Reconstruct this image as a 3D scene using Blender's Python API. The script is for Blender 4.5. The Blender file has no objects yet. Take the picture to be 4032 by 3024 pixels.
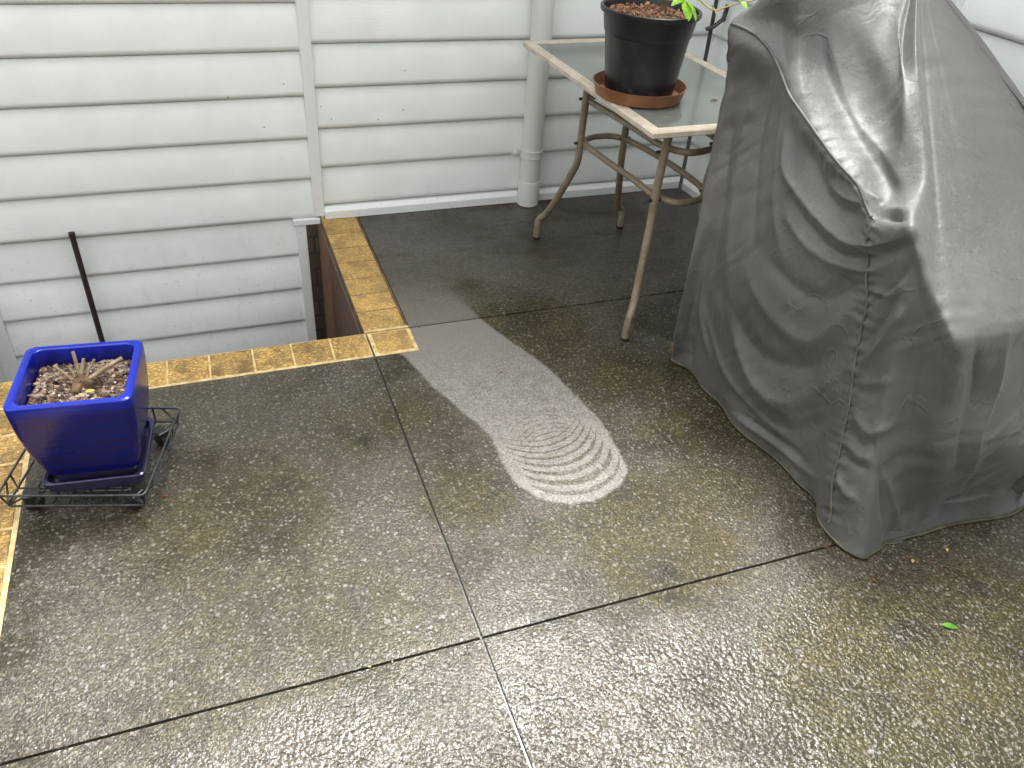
import bpy, bmesh, math, random
import numpy as np
from mathutils import Vector, Matrix
random.seed(7); rng=np.random.default_rng(7)
scn=bpy.context.scene
C=scn.collection
R=math.radians
# ---------------- camera ----------------
cam_d=bpy.data.cameras.new("camera"); cam=bpy.data.objects.new("camera",cam_d); C.objects.link(cam)
cam_d.sensor_width=36; cam_d.lens=28.38; cam_d.clip_start=0.02; cam_d.clip_end=500
RM=((0.939,-0.338,0.065),(-0.153,-0.580,-0.800),(0.308,0.741,-0.596))
rx,dn,fw=[Vector(v).normalized() for v in RM]
mw=Matrix(((rx.x,-dn.x,-fw.x,-0.397),(rx.y,-dn.y,-fw.y,-2.2566),(rx.z,-dn.z,-fw.z,1.5),(0,0,0,1)))
cam.matrix_world=mw
scn.camera=cam
# ---------------- light ----------------
W=bpy.data.worlds.new("World"); scn.world=W; W.use_nodes=True
nt=W.node_tree; nt.nodes.clear()
SUN_EL,SUN_AZ=65,28
sky=nt.nodes.new('ShaderNodeTexSky'); sky.sky_type='NISHITA'; sky.sun_disc=False
sky.sun_elevation=R(SUN_EL); sky.sun_rotation=R(SUN_AZ); sky.air_density=1.0; sky.dust_density=4.0; sky.ozone_density=1.0
hs=nt.nodes.new('ShaderNodeHueSaturation'); hs.inputs['Saturation'].default_value=0.03; hs.inputs['Value'].default_value=1.0
bg=nt.nodes.new('ShaderNodeBackground'); bg.inputs['Strength'].default_value=0.15
wo=nt.nodes.new('ShaderNodeOutputWorld')
nt.links.new(sky.outputs[0],hs.inputs['Color']); nt.links.new(hs.outputs[0],bg.inputs['Color']); nt.links.new(bg.outputs[0],wo.inputs['Surface'])
sd=bpy.data.lights.new("sun",'SUN'); sd.energy=0.95; sd.angle=R(12); sd.color=(1.0,0.97,0.92)
so=bpy.data.objects.new("sun",sd); C.objects.link(so)
az=R(SUN_AZ); dirv=Vector((math.sin(az)*math.cos(R(SUN_EL)),math.cos(az)*math.cos(R(SUN_EL)),math.sin(R(SUN_EL))))
so.rotation_euler=dirv.to_track_quat('Z','Y').to_euler()
vs=scn.view_settings; vs.view_transform='Standard'; vs.look='None'; vs.gamma=1; vs.use_curve_mapping=False; vs.exposure=2.3

# ---------------- helpers ----------------
class NT:
    def __init__(s,name):
        s.m=bpy.data.materials.new(name); s.m.use_nodes=True; s.t=s.m.node_tree; s.t.nodes.clear()
        s.out=s.t.nodes.new('ShaderNodeOutputMaterial')
    def put(s,sock,v):
        if v is None: return
        if isinstance(v,bpy.types.NodeSocket): s.t.links.new(v,sock)
        elif isinstance(v,(tuple,list)):
            if sock.type=='RGBA' and len(v)==3: v=(*v,1)
            sock.default_value=v
        else: sock.default_value=v
    def n(s,typ,ins={},out=0,**props):
        nd=s.t.nodes.new('ShaderNode'+typ)
        for k,v in props.items(): setattr(nd,k,v)
        for k,v in ins.items(): s.put(nd.inputs[k],v)
        return nd.outputs[out]
    def pos(s): return s.n('NewGeometry')
    def obj(s): return s.n('TexCoord',out=3)
    def scale(s,vec,sc,rot=(0,0,0)): return s.n('Mapping',{0:vec,2:rot,3:sc})
    def noise(s,vec,scale,detail=4,rough=.55,out=0,dist=0): return s.n('TexNoise',{'Vector':vec,'Scale':scale,'Detail':detail,'Roughness':rough,'Distortion':dist},out)
    def vor(s,vec,scale,out=0,feature='F1',rand=1.0): return s.n('TexVoronoi',{'Vector':vec,'Scale':scale,'Randomness':rand},out,feature=feature)
    def math(s,op,a,b=0,c=0,clamp=False): return s.n('Math',{0:a,1:b,2:c},operation=op,use_clamp=clamp)
    def ramp(s,f,a,b,lo=0.,hi=1.): return s.n('MapRange',{0:f,1:a,2:b,3:lo,4:hi},interpolation_type='SMOOTHSTEP')
    def mix(s,f,a,b,mode='MIX'):
        nd=s.t.nodes.new('ShaderNodeMix'); nd.data_type='RGBA'; nd.blend_type=mode; nd.clamp_factor=True
        s.put(nd.inputs[0],f); s.put(nd.inputs[6],a); s.put(nd.inputs[7],b); return nd.outputs[2]
    def attr(s,name): 
        nd=s.t.nodes.new('ShaderNodeAttribute'); nd.attribute_name=name; return nd.outputs['Fac']
    def bump(s,h,strength=1,dist=.001,normal=None): return s.n('Bump',{'Strength':strength,'Distance':dist,'Height':h,'Normal':normal})
    def bsdf(s,**k):
        nd=s.t.nodes.new('ShaderNodeBsdfPrincipled')
        names=dict(color='Base Color',rough='Roughness',metal='Metallic',normal='Normal',spec='Specular IOR Level',coat='Coat Weight',coatr='Coat Roughness',coati='Coat IOR',coatn='Coat Normal',ior='IOR',trans='Transmission Weight',sheen='Sheen Weight',sheenr='Sheen Roughness',sss='Subsurface Weight')
        for a,v in k.items(): s.put(nd.inputs[names[a]],v)
        s.t.links.new(nd.outputs[0],s.out.inputs[0]); return s.m
def link(o,parent=None):
    C.objects.link(o)
    if parent is not None: o.parent=parent
    return o
def mesh_obj(name,verts,faces,mat,parent=None,smooth=False,sharp=None):
    me=bpy.data.meshes.new(name); me.from_pydata([tuple(v) for v in verts],[],[tuple(f) for f in faces])
    me.materials.append(mat)
    if smooth:
        me.shade_smooth()
        if sharp: me.set_sharp_from_angle(angle=R(sharp))
    me.update()
    return link(bpy.data.objects.new(name,me),parent)
class MB:
    def __init__(s): s.v=[];s.f=[]
    def add(s,v,f):
        b=len(s.v); s.v+= [tuple(x) for x in v]; s.f+=[tuple(b+i for i in q) for q in f]; return s
    def build(s,name,mat,parent=None,smooth=False,sharp=None): return mesh_obj(name,s.v,s.f,mat,parent,smooth,sharp)
def box(x0,x1,y0,y1,z0,z1,b=0.0,jit=0.0):
    """box with bevelled edges (b)"""
    bm=bmesh.new(); bmesh.ops.create_cube(bm,size=1)
    for v in bm.verts:
        v.co=Vector((x0+(v.co.x+.5)*(x1-x0),y0+(v.co.y+.5)*(y1-y0),z0+(v.co.z+.5)*(z1-z0)))
        if jit: v.co+=Vector([random.uniform(-jit,jit) for _ in range(3)])
    if b: bmesh.ops.bevel(bm,geom=list(bm.edges),offset=b,segments=2,affect='EDGES',profile=.5)
    bm.verts.ensure_lookup_table()
    v=[x.co.copy() for x in bm.verts]; f=[[x.index for x in q.verts] for q in bm.faces]; bm.free(); return v,f
def smoothpath(P,k=6,closed=False):
    P=[np.array(p,float) for p in P]; n=len(P); out=[]
    for i in range(n if closed else n-1):
        g=lambda j:(P[j%n] if closed else P[min(max(j,0),n-1)])
        p0,p1,p2,p3=g(i-1),g(i),g(i+1),g(i+2)
        for t in np.linspace(0,1,k,endpoint=False):
            m1=(p2-p0)*.5;m2=(p3-p1)*.5
            out.append((2*t**3-3*t**2+1)*p1+(t**3-2*t**2+t)*m1+(-2*t**3+3*t**2)*p2+(t**3-t**2)*m2)
    if not closed: out.append(P[-1])
    return out
def tube(path,r,n=10,closed=False,caps=True):
    P=[Vector(p) for p in path]; m=len(P)
    rr=r if hasattr(r,'__len__') else [r]*m
    V=[];F=[]; up=None
    for i in range(m):
        a=P[(i-1)%m] if (closed or i>0) else P[i]; b=P[(i+1)%m] if (closed or i<m-1) else P[i]
        t=(b-a).normalized()
        if up is None: up=Vector((0,0,1)) if abs(t.z)<.9 else Vector((1,0,0))
        s=t.cross(up).normalized(); up=s.cross(t).normalized()
        for k in range(n):
            an=2*math.pi*k/n; V.append(P[i]+(s*math.cos(an)+up*math.sin(an))*rr[i])
    for i in range(m if closed else m-1):
        for k in range(n):
            j=(i+1)%m; F.append((i*n+k,j*n+k,j*n+(k+1)%n,i*n+(k+1)%n))
    if caps and not closed: F.append(tuple(range(n-1,-1,-1))); F.append(tuple((m-1)*n+k for k in range(n)))
    return V,F
def lathe(prof,cx,cy,n=64,sq=None):
    V=[];F=[]; m=len(prof)
    for r,z in prof:
        for k in range(n):
            a=2*math.pi*k/n; V.append((cx+r*math.cos(a),cy+r*math.sin(a),z))
    for i in range(m-1):
        for k in range(n): F.append((i*n+k,i*n+(k+1)%n,(i+1)*n+(k+1)%n,(i+1)*n+k))
    return V,F
def rrect(hx,hy,r,k=6):
    o=[]
    for cx,cy,a0 in ((hx-r,hy-r,0),(-hx+r,hy-r,90),(-hx+r,-hy+r,180),(hx-r,-hy+r,270)):
        for i in range(k+1):
            a=R(a0+90*i/k); o.append((cx+r*math.cos(a),cy+r*math.sin(a)))
    return o
def loft(rings,cap0=False,cap1=False):
    n=len(rings[0]); V=[p for r in rings for p in r]; F=[]
    for i in range(len(rings)-1):
        for k in range(n): F.append((i*n+k,i*n+(k+1)%n,(i+1)*n+(k+1)%n,(i+1)*n+k))
    if cap0: F.append(tuple(range(n-1,-1,-1)))
    if cap1: F.append(tuple((len(rings)-1)*n+k for k in range(n)))
    return V,F
def empty(name,loc,rz=0):
    o=bpy.data.objects.new(name,None); o.empty_display_size=.1; C.objects.link(o); o.location=loc; o.rotation_euler=(0,0,rz); return o
def tag(o,label,cat,group=None):
    o['label']=label; o['category']=cat
    if group: o['group']=group
    return o
def structure(o): o['kind']='structure'; return o
def at(o,parent_loc):  # geometry written in world coordinates under an Empty
    o.matrix_parent_inverse=Matrix.Translation(parent_loc).inverted(); return o
COVER=[
[[1.35,-0.31,0.0],[1.346,-0.306,0.23],[1.341,-0.301,0.518],[1.336,-0.296,0.805],[1.332,-0.292,1.012],[1.33,-0.29,1.15],[1.34,-0.322,1.16],[1.352,-0.362,1.172],[1.368,-0.41,1.188],[1.38,-0.45,1.2]],
[[0.973,-0.39,0.004],[0.924,-0.422,0.107],[0.934,-0.408,0.339],[0.993,-0.302,0.709],[0.998,-0.287,0.881],[0.99,-0.259,1.012],[1.023,-0.27,1.045],[1.067,-0.3,1.106],[1.108,-0.36,1.17],[1.38,-0.45,1.2]],
[[0.971,-0.463,0.004],[0.966,-0.458,0.189],[0.969,-0.431,0.448],[1.003,-0.416,0.71],[1.027,-0.421,0.877],[1.03,-0.445,0.957],[1.051,-0.4,1.035],[1.051,-0.41,1.126],[1.292,-0.449,1.139],[1.38,-0.45,1.2]],
[[0.95,-0.684,0.004],[0.956,-0.648,0.194],[0.972,-0.606,0.433],[1.003,-0.567,0.677],[1.025,-0.568,0.815],[1.025,-0.583,0.883],[1.113,-0.5,0.98],[1.156,-0.47,1.083],[1.291,-0.483,1.121],[1.38,-0.45,1.2]],
[[0.976,-0.858,0.004],[0.969,-0.817,0.178],[0.98,-0.765,0.405],[1.002,-0.707,0.647],[1.025,-0.701,0.78],[1.02,-0.714,0.837],[1.147,-0.62,0.91],[1.214,-0.56,1.027],[1.29,-0.516,1.109],[1.38,-0.45,1.2]],
[[1.0,-1.017,0.004],[1.0,-0.969,0.174],[1.008,-0.903,0.399],[1.013,-0.839,0.62],[1.027,-0.823,0.747],[1.02,-0.832,0.799],[1.131,-0.75,0.863],[1.215,-0.67,0.99],[1.272,-0.565,1.08],[1.38,-0.45,1.2]],
[[0.946,-1.207,0.004],[0.99,-1.114,0.215],[1.025,-1.017,0.443],[1.032,-0.976,0.589],[1.026,-0.947,0.686],[1.02,-0.929,0.748],[1.102,-0.88,0.8],[1.17,-0.765,0.955],[1.254,-0.618,1.042],[1.38,-0.45,1.2]],
[[0.983,-1.307,0.004],[1.006,-1.222,0.213],[1.019,-1.141,0.434],[1.016,-1.092,0.608],[1.013,-1.071,0.715],[1.006,-1.051,0.79],[1.124,-0.94,0.829],[1.19,-0.8,0.94],[1.249,-0.66,1.056],[1.38,-0.45,1.2]],
[[1.075,-1.288,0.004],[1.129,-1.252,0.03],[1.081,-1.193,0.349],[1.061,-1.166,0.496],[1.048,-1.148,0.601],[1.043,-1.13,0.68],[1.125,-1.01,0.77],[1.2,-0.84,0.9],[1.262,-0.688,1.018],[1.38,-0.45,1.2]],
[[1.198,-1.284,0.004],[1.267,-1.237,0.02],[1.13,-1.258,0.275],[1.092,-1.242,0.427],[1.068,-1.237,0.531],[1.056,-1.227,0.61],[1.121,-1.071,0.728],[1.202,-0.877,0.876],[1.299,-0.644,1.052],[1.38,-0.45,1.2]],
[[1.304,-1.283,0.004],[1.397,-1.213,0.02],[1.239,-1.274,0.255],[1.203,-1.246,0.421],[1.175,-1.238,0.526],[1.159,-1.222,0.61],[1.203,-1.068,0.728],[1.258,-0.875,0.876],[1.325,-0.643,1.052],[1.38,-0.45,1.2]],
[[1.504,-1.297,0.004],[1.591,-1.219,0.02],[1.391,-1.278,0.253],[1.324,-1.249,0.412],[1.286,-1.231,0.528],[1.263,-1.216,0.61],[1.287,-1.063,0.728],[1.316,-0.872,0.876],[1.351,-0.642,1.052],[1.38,-0.45,1.2]],
[[1.6,-1.2,0.004],[1.606,-1.194,0.133],[1.614,-1.186,0.295],[1.621,-1.179,0.456],[1.626,-1.174,0.572],[1.63,-1.17,0.65],[1.64,-1.02,0.76],[1.6,-0.8,0.89],[1.5,-0.6,1.06],[1.38,-0.45,1.2]],
[[1.7,-0.75,0.004],[1.682,-0.76,0.177],[1.66,-0.773,0.394],[1.637,-0.785,0.61],[1.621,-0.794,0.766],[1.61,-0.8,0.87],[1.564,-0.73,0.936],[1.507,-0.643,1.018],[1.438,-0.538,1.118],[1.38,-0.45,1.2]],
[[1.7,-0.34,0.004],[1.684,-0.344,0.213],[1.664,-0.349,0.475],[1.644,-0.354,0.736],[1.63,-0.358,0.924],[1.62,-0.36,1.05],[1.572,-0.378,1.08],[1.512,-0.4,1.118],[1.44,-0.428,1.162],[1.38,-0.45,1.2]]]
FOLDS=[
(0.022,0.022,[[1.118,-0.445,1.11],[1.142,-0.526,0.982],[1.142,-0.591,0.925],[1.125,-0.704,0.872],[1.124,-0.804,0.841],[1.112,-0.875,0.817],[1.039,-0.998,0.8],[1.005,-1.058,0.786]]),
(0.03,-0.024,[[1.105,-0.442,1.111],[1.124,-0.518,0.972],[1.125,-0.648,0.889],[1.105,-0.766,0.846],[1.103,-0.871,0.803],[1.045,-0.972,0.79]]),
(0.03,0.02,[[1.07,-0.431,1.106],[1.078,-0.445,1.014],[1.049,-0.53,0.929],[1.033,-0.613,0.879]]),
(0.03,-0.02,[[1.035,-0.4,1.104],[1.051,-0.4,1.035],[1.037,-0.481,0.951]]),
(0.01,0.014,[[1.033,-0.862,0.786],[1.054,-0.893,0.773],[1.027,-1.007,0.797]]),
(0.016,-0.022,[[1.026,-0.892,0.765],[1.017,-0.987,0.777],[1.006,-1.037,0.791]]),
(0.018,0.022,[[1.025,-0.534,0.878],[1.015,-0.604,0.745],[1.011,-0.676,0.707],[1.013,-0.773,0.678],[1.017,-0.825,0.666],[1.023,-0.875,0.661],[1.027,-0.938,0.681],[1.014,-1.0,0.722],[1.001,-1.059,0.769]]),
(0.022,-0.03,[[1.016,-0.659,0.838],[1.025,-0.684,0.785],[1.022,-0.736,0.747],[1.022,-0.802,0.719],[1.027,-0.859,0.721],[1.017,-0.925,0.737]]),
(0.014,-0.016,[[1.025,-0.743,0.766],[1.019,-0.814,0.78],[1.016,-0.864,0.766],[1.023,-0.894,0.763]]),
(0.01,0.014,[[1.025,-0.762,0.757],[1.027,-0.818,0.753],[1.017,-0.874,0.759]]),
(0.018,-0.016,[[1.007,-0.657,0.689],[1.006,-0.758,0.644],[1.016,-0.856,0.623],[1.029,-0.947,0.649],[1.005,-1.067,0.748]]),
(0.016,0.014,[[1.002,-0.645,0.66],[1.0,-0.725,0.617],[1.011,-0.834,0.596],[1.031,-0.955,0.622],[1.014,-1.047,0.702]]),
(0.024,-0.02,[[0.983,-0.628,0.513],[0.989,-0.764,0.487],[1.007,-0.858,0.49],[1.023,-0.923,0.547],[1.032,-0.964,0.61]]),
(0.026,0.018,[[0.973,-0.597,0.445],[0.973,-0.701,0.396],[0.984,-0.807,0.37],[1.003,-0.885,0.377],[1.018,-0.937,0.454],[1.032,-0.977,0.566]]),
(0.03,-0.022,[[0.965,-0.559,0.331],[0.963,-0.701,0.265],[0.98,-0.838,0.272],[1.008,-0.933,0.336],[1.027,-0.996,0.473]]),
(0.022,0.014,[[0.959,-0.727,0.179],[0.982,-0.878,0.174],[1.005,-0.963,0.264],[1.017,-1.021,0.39]]),
(0.018,0.012,[[0.96,-0.618,0.273],[0.96,-0.723,0.197],[0.968,-0.814,0.161],[0.99,-0.915,0.155]]),
(0.028,-0.016,[[0.953,-0.674,0.098],[0.971,-0.838,0.089],[0.998,-0.959,0.136],[1.0,-1.053,0.258]]),
(0.022,0.018,[[1.015,-0.399,0.951],[1.011,-0.397,0.795],[0.992,-0.445,0.625],[0.973,-0.51,0.459],[0.965,-0.568,0.343]]),
(0.02,-0.018,[[1.029,-0.441,0.933],[1.019,-0.458,0.8],[0.996,-0.528,0.635],[0.981,-0.601,0.505]]),
(0.02,0.018,[[1.027,-0.51,0.887],[1.017,-0.559,0.764],[0.999,-0.627,0.637],[0.99,-0.721,0.533]]),
(0.016,-0.014,[[0.994,-0.346,0.857],[0.99,-0.379,0.699],[0.976,-0.437,0.513],[0.967,-0.478,0.32]]),
(0.012,0.012,[[0.959,-0.426,0.387],[0.967,-0.467,0.212],[0.958,-0.58,0.11]]),
(0.01,-0.01,[[0.949,-0.434,0.263],[0.952,-0.442,0.132],[0.969,-0.477,0.028]]),
(0.012,0.012,[[0.967,-0.481,0.226],[0.953,-0.651,0.132],[0.97,-0.831,0.089],[0.999,-1.008,0.088]]),
(0.01,0.014,[[0.955,-0.732,0.028],[0.977,-0.864,0.042],[1.0,-1.004,0.049],[0.979,-1.097,0.078]]),
(0.012,-0.012,[[0.963,-0.782,0.052],[0.98,-0.882,0.059],[0.994,-1.037,0.081]]),
(0.012,0.012,[[1.032,-0.987,0.589],[1.018,-1.06,0.615],[1.017,-1.088,0.679]]),
(0.012,-0.012,[[1.031,-1.002,0.554],[1.016,-1.06,0.639],[1.013,-1.085,0.721]]),
(0.013,0.013,[[1.018,-1.048,0.396],[1.02,-1.083,0.487],[1.018,-1.103,0.578],[1.025,-1.109,0.629]]),
(0.013,-0.012,[[1.025,-1.025,0.452],[1.022,-1.061,0.539],[1.016,-1.086,0.653]]),
(0.01,0.006,[[1.015,-1.063,0.373],[1.014,-1.117,0.406],[1.027,-1.149,0.44]]),
(0.01,-0.005,[[1.011,-1.074,0.348],[1.011,-1.117,0.375],[1.022,-1.154,0.411]]),
(0.011,0.009,[[1.005,-1.091,0.31],[1.001,-1.159,0.291],[1.013,-1.184,0.313],[1.056,-1.188,0.328]]),
(0.011,-0.007,[[0.998,-1.112,0.261],[0.996,-1.167,0.257],[1.012,-1.193,0.289]]),
(0.01,0.008,[[0.992,-1.12,0.227],[0.992,-1.18,0.227],[1.004,-1.203,0.25]]),
(0.01,-0.01,[[0.987,-1.133,0.197],[0.989,-1.188,0.206],[0.999,-1.211,0.222]]),
(0.011,0.014,[[0.977,-1.143,0.148],[0.973,-1.19,0.128],[0.981,-1.231,0.131]]),
(0.02,0.014,[[1.059,-1.177,0.532],[1.076,-1.191,0.418],[1.096,-1.207,0.275],[1.081,-1.231,0.146]]),
(0.02,-0.012,[[1.061,-1.225,0.536],[1.093,-1.242,0.411],[1.139,-1.243,0.23]]),
(0.016,-0.014,[[1.114,-1.24,0.586],[1.182,-1.245,0.438],[1.188,-1.27,0.302],[1.25,-1.254,0.175]]),
(0.016,0.014,[[1.213,-1.231,0.591],[1.242,-1.248,0.432],[1.235,-1.273,0.298],[1.339,-1.241,0.129]]),
(0.014,-0.014,[[1.372,-1.273,0.305],[1.325,-1.282,0.25],[1.304,-1.26,0.184]]),
(0.012,0.012,[[1.347,-1.257,0.372],[1.301,-1.272,0.337],[1.247,-1.275,0.297]]),
(0.012,0.01,[[1.019,-1.219,0.225],[1.082,-1.238,0.119],[1.134,-1.25,0.035]]),
(0.01,-0.01,[[1.002,-1.186,0.276],[1.033,-1.24,0.158],[1.064,-1.267,0.052]]),
(0.008,-0.01,[[1.404,-1.218,0.051],[1.408,-1.22,0.005],[1.339,-1.241,0.129]]),
(0.04,0.012,[[1.208,-0.464,1.113],[1.216,-0.593,1.01],[1.158,-0.801,0.925],[1.141,-0.945,0.825]]),
(0.04,-0.012,[[1.169,-0.454,1.114],[1.188,-0.563,0.996],[1.163,-0.745,0.905],[1.137,-0.876,0.857]])]
SEAM=[[0.984,-0.274,1.015],[1.015,-0.366,1.003],[1.03,-0.445,0.957],[1.029,-0.511,0.917],[1.025,-0.583,0.883],[1.02,-0.714,0.837],[1.02,-0.8,0.81],[1.029,-0.86,0.786],[1.02,-0.925,0.749],[1.016,-0.938,0.741],[1.028,-0.95,0.657],[1.031,-0.996,0.553],[1.028,-1.012,0.476],[1.017,-1.047,0.383],[1.006,-1.079,0.308],[0.99,-1.114,0.215],[0.972,-1.148,0.122],[0.961,-1.182,0.074],[0.951,-1.201,0.032]]
HB,HL=2.5,2.0
def kid(o,t,pt=None):
    """child whose mesh is written in world coordinates"""
    o.parent=t
    if pt is None: o.location=-t.location
    return o

# ---------------- materials ----------------
def mat_boards(name,dirt_z=.25):
    m=NT(name); p=m.pos()
    g=m.noise(m.scale(p,(1,1,1)),6,5,.6)
    grain=m.noise(m.scale(p,(3,3,60)),6,6,.65)
    patch=m.ramp(m.noise(p,2.3,3),.5,.72)
    col=m.mix(m.ramp(g,.35,.75),(.735,.765,.74),(.80,.82,.80))
    z=m.n('SeparateXYZ',{0:p},2)
    low=m.math('SUBTRACT',1,m.ramp(z,-.35,dirt_z))
    speck=m.noise(m.scale(p,(1.1,1.1,2.0)),55,3,.7)
    sp=m.math('MULTIPLY',m.ramp(speck,.66,.73),m.math('ADD',m.math('MULTIPLY',low,.9),.10))
    sp2=m.math('MULTIPLY',m.ramp(m.noise(m.scale(p,(2.2,2.2,.8)),9,5,.7),.50,.78),m.math('ADD',m.math('MULTIPLY',low,.22),.02))
    col=m.mix(sp,col,(.22,.20,.17)); col=m.mix(sp2,col,(.36,.37,.34))
    ins=m.ramp(m.vor(m.scale(p,(1,1,1)),9),.035,.045)
    few=m.ramp(m.noise(p,1.7,1),.55,.6)
    col=m.mix(m.math('MULTIPLY',m.math('SUBTRACT',1,ins),m.math('MULTIPLY',few,.6)),col,(.16,.14,.12))
    b=m.bump(grain,m.math('ADD',m.math('MULTIPLY',patch,.9),.35),.0016)
    b=m.bump(m.noise(p,3,2),.5,.006,b)
    return m.bsdf(color=col,rough=.38,spec=.45,normal=b)
M_board=mat_boards("painted_boards")
def mat_trim():
    m=NT("painted_trim"); p=m.pos()
    sp=m.ramp(m.noise(p,70,3,.75),.62,.74)
    z=m.n('SeparateXYZ',{0:p},2); low=m.math('SUBTRACT',1,m.ramp(z,-.05,.25))
    col=m.mix(m.math('MULTIPLY',sp,m.math('ADD',m.math('MULTIPLY',low,.75),.05)),(.74,.76,.745),(.16,.14,.10))
    return m.bsdf(color=col,rough=.33,normal=m.bump(m.noise(p,40,4),.3,.0008))
M_trim=mat_trim()
def mat_pvc():
    m=NT("painted_pvc"); p=m.pos()
    sp=m.ramp(m.noise(p,60,3,.75),.66,.74); z=m.n('SeparateXYZ',{0:p},2); low=m.math('SUBTRACT',1,m.ramp(z,0,.25))
    col=m.mix(m.math('MULTIPLY',sp,low),m.mix(m.noise(p,4,3),(.56,.585,.55),(.64,.66,.62)),(.22,.18,.12))
    return m.bsdf(color=col,rough=.4,normal=m.bump(m.noise(p,5,2),.2,.003))
M_pvc=mat_pvc()

def mat_patio():
    m=NT("wet_concrete"); p=m.pos()
    sx=m.n('SeparateXYZ',{0:p},0); sy=m.n('SeparateXYZ',{0:p},1)
    n1=m.noise(p,2.1,5,.6); n2=m.noise(m.scale(p,(1,1,1),(0,0,.6)),5.2,6,.65); n3=m.noise(p,26,6,.7); nf=m.noise(p,230,3,.7)
    far=m.ramp(sy,-.30,.55)      # sheltered part next to the house: smoother, greyer
    edge=m.ramp(m.math('ADD',m.attr('olive'),m.math('MULTIPLY',m.math('SUBTRACT',n2,.5),.9)),.30,.75)
    grey=m.mix(m.ramp(n2,.3,.7),(.062,.051,.030),(.098,.082,.054))
    grey=m.mix(far,grey,m.mix(n1,(.064,.057,.050),(.105,.094,.082)))
    olive=m.mix(m.ramp(n1,.35,.65),(.055,.045,.007),(.078,.060,.013))
    olive=m.mix(m.ramp(n2,.50,.72),olive,(.022,.017,.007))
    col=m.mix(edge,grey,olive)
    blot=m.ramp(m.noise(m.scale(p,(1,1.2,1)),2.7,6,.66,dist=.5),.43,.72)
    col=m.mix(m.math('MULTIPLY',blot,.85),col,m.mix(n1,(.021,.018,.004),(.034,.025,.008)))
    damp_=m.math('MULTIPLY',m.ramp(m.noise(m.scale(p,(1,2.6,1)),4.2,5,.65),.52,.64),far)
    col=m.mix(m.math('MULTIPLY',damp_,.7),col,(.040,.028,.012))
    col=m.mix(m.math('MULTIPLY',m.ramp(n3,.42,.66),.55),col,m.mix(.5,col,(.035,.030,.020)))
    gcell=m.n('SeparateColor',{0:m.vor(p,230,out=1)},0); gc2=m.n('SeparateColor',{0:m.vor(p,120,out=1)},0)
    gr_=m.math('ADD',m.math('MULTIPLY',m.math('POWER',gcell,2.2),1.5),m.math('MULTIPLY',gc2,.55))
    gfac=m.ramp(far,0,1,1.0,.55)
    col=m.mix(gfac,col,m.mix(1.0,col,m.mix(m.math('MULTIPLY',gr_,.5),(.26,.26,.26),(1.25,1.21,1.13)),'MULTIPLY'))
    col=m.mix(m.math('MULTIPLY',m.math('MULTIPLY',m.ramp(gcell,.86,.93),gfac),.42),col,(.14,.128,.105))
    # exposed pale stones of the aggregate
    v=m.vor(p,95); vc=m.n('SeparateColor',{0:m.vor(p,95,out=1)},0)
    peb=m.math('MULTIPLY',m.math('SUBTRACT',1,m.ramp(v,.26,.40)),m.ramp(vc,.74,.80))
    vb=m.vor(p,48); vbc=m.n('SeparateColor',{0:m.vor(p,48,out=1)},1)
    pebb=m.math('MULTIPLY',m.math('SUBTRACT',1,m.ramp(vb,.18,.30)),m.ramp(vbc,.86,.9))
    pk=m.math('MULTIPLY',m.math('MAXIMUM',peb,pebb),m.math('SUBTRACT',1,m.math('MULTIPLY',far,.80)))
    col=m.mix(m.math('MULTIPLY',pk,.60),col,(.20,.188,.17))
    # washed swath (a real clean patch left by a pressure washer)
    wob=m.math('MULTIPLY',m.math('SUBTRACT',m.noise(p,18,6,.7),.5),.018)
    wob2=m.math('MULTIPLY',m.math('SUBTRACT',nf,.5),.014)
    s=m.math('ADD',m.math('ADD',m.attr('sdf'),wob),wob2)
    soft=m.ramp(sy,.0,.45,.007,.10)
    clean=m.n('MapRange',{0:s,1:m.math('MULTIPLY',soft,-1),2:soft,3:0,4:1},interpolation_type='SMOOTHSTEP')
    clean=m.math('MULTIPLY',clean,m.math('MULTIPLY',m.ramp(sy,.0,.42,1,.0),m.ramp(sy,-.004,.004,1,.62)))
    ccol=m.mix(m.ramp(n3,.35,.65),(.175,.162,.142),(.235,.220,.196))
    ccol=m.mix(m.math('MULTIPLY',m.ramp(nf,.46,.60),.6),ccol,(.105,.092,.074)); ccol=m.mix(.8,ccol,m.mix(1.0,ccol,m.mix(gcell,(.60,.60,.60),(1.35,1.35,1.35)),'MULTIPLY'))
    ccol=m.mix(m.ramp(sy,-.45,.0),ccol,(.165,.150,.130))
    # arcs of dirt left between the sweeps of the wand
    ph=m.math('ADD',m.attr('arc'),m.math('MULTIPLY',m.math('SUBTRACT',m.noise(p,9,3),.5),.55))
    fr=m.math('ABSOLUTE',m.math('SUBTRACT',m.math('FRACT',ph),.5))
    a2=m.attr('arcw')
    line=m.math('SUBTRACT',1,m.ramp(m.math('ADD',fr,m.math('MULTIPLY',m.math('SUBTRACT',nf,.5),.35)),m.math('MULTIPLY',a2,.23),m.math('ADD',m.math('MULTIPLY',a2,.31),.02)))
    line=m.math('MULTIPLY',line,m.math('MULTIPLY',m.ramp(a2,.05,.3),m.ramp(m.noise(p,30,4,.7),.30,.42)))
    ccol=m.mix(m.math('MULTIPLY',line,m.ramp(gcell,.2,.8,1,.55)),ccol,(.050,.040,.018))
    f2=m.math('ABSOLUTE',m.math('SUBTRACT',m.math('FRACT',m.math('ADD',m.attr('arcb'),m.math('MULTIPLY',m.math('SUBTRACT',m.noise(p,8,3),.5),.7))),.5))
    l2=m.math('MULTIPLY',m.math('SUBTRACT',1,m.ramp(m.math('ADD',f2,m.math('MULTIPLY',m.math('SUBTRACT',nf,.5),.4)),.03,.16)),m.attr('arcbw'))
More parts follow.
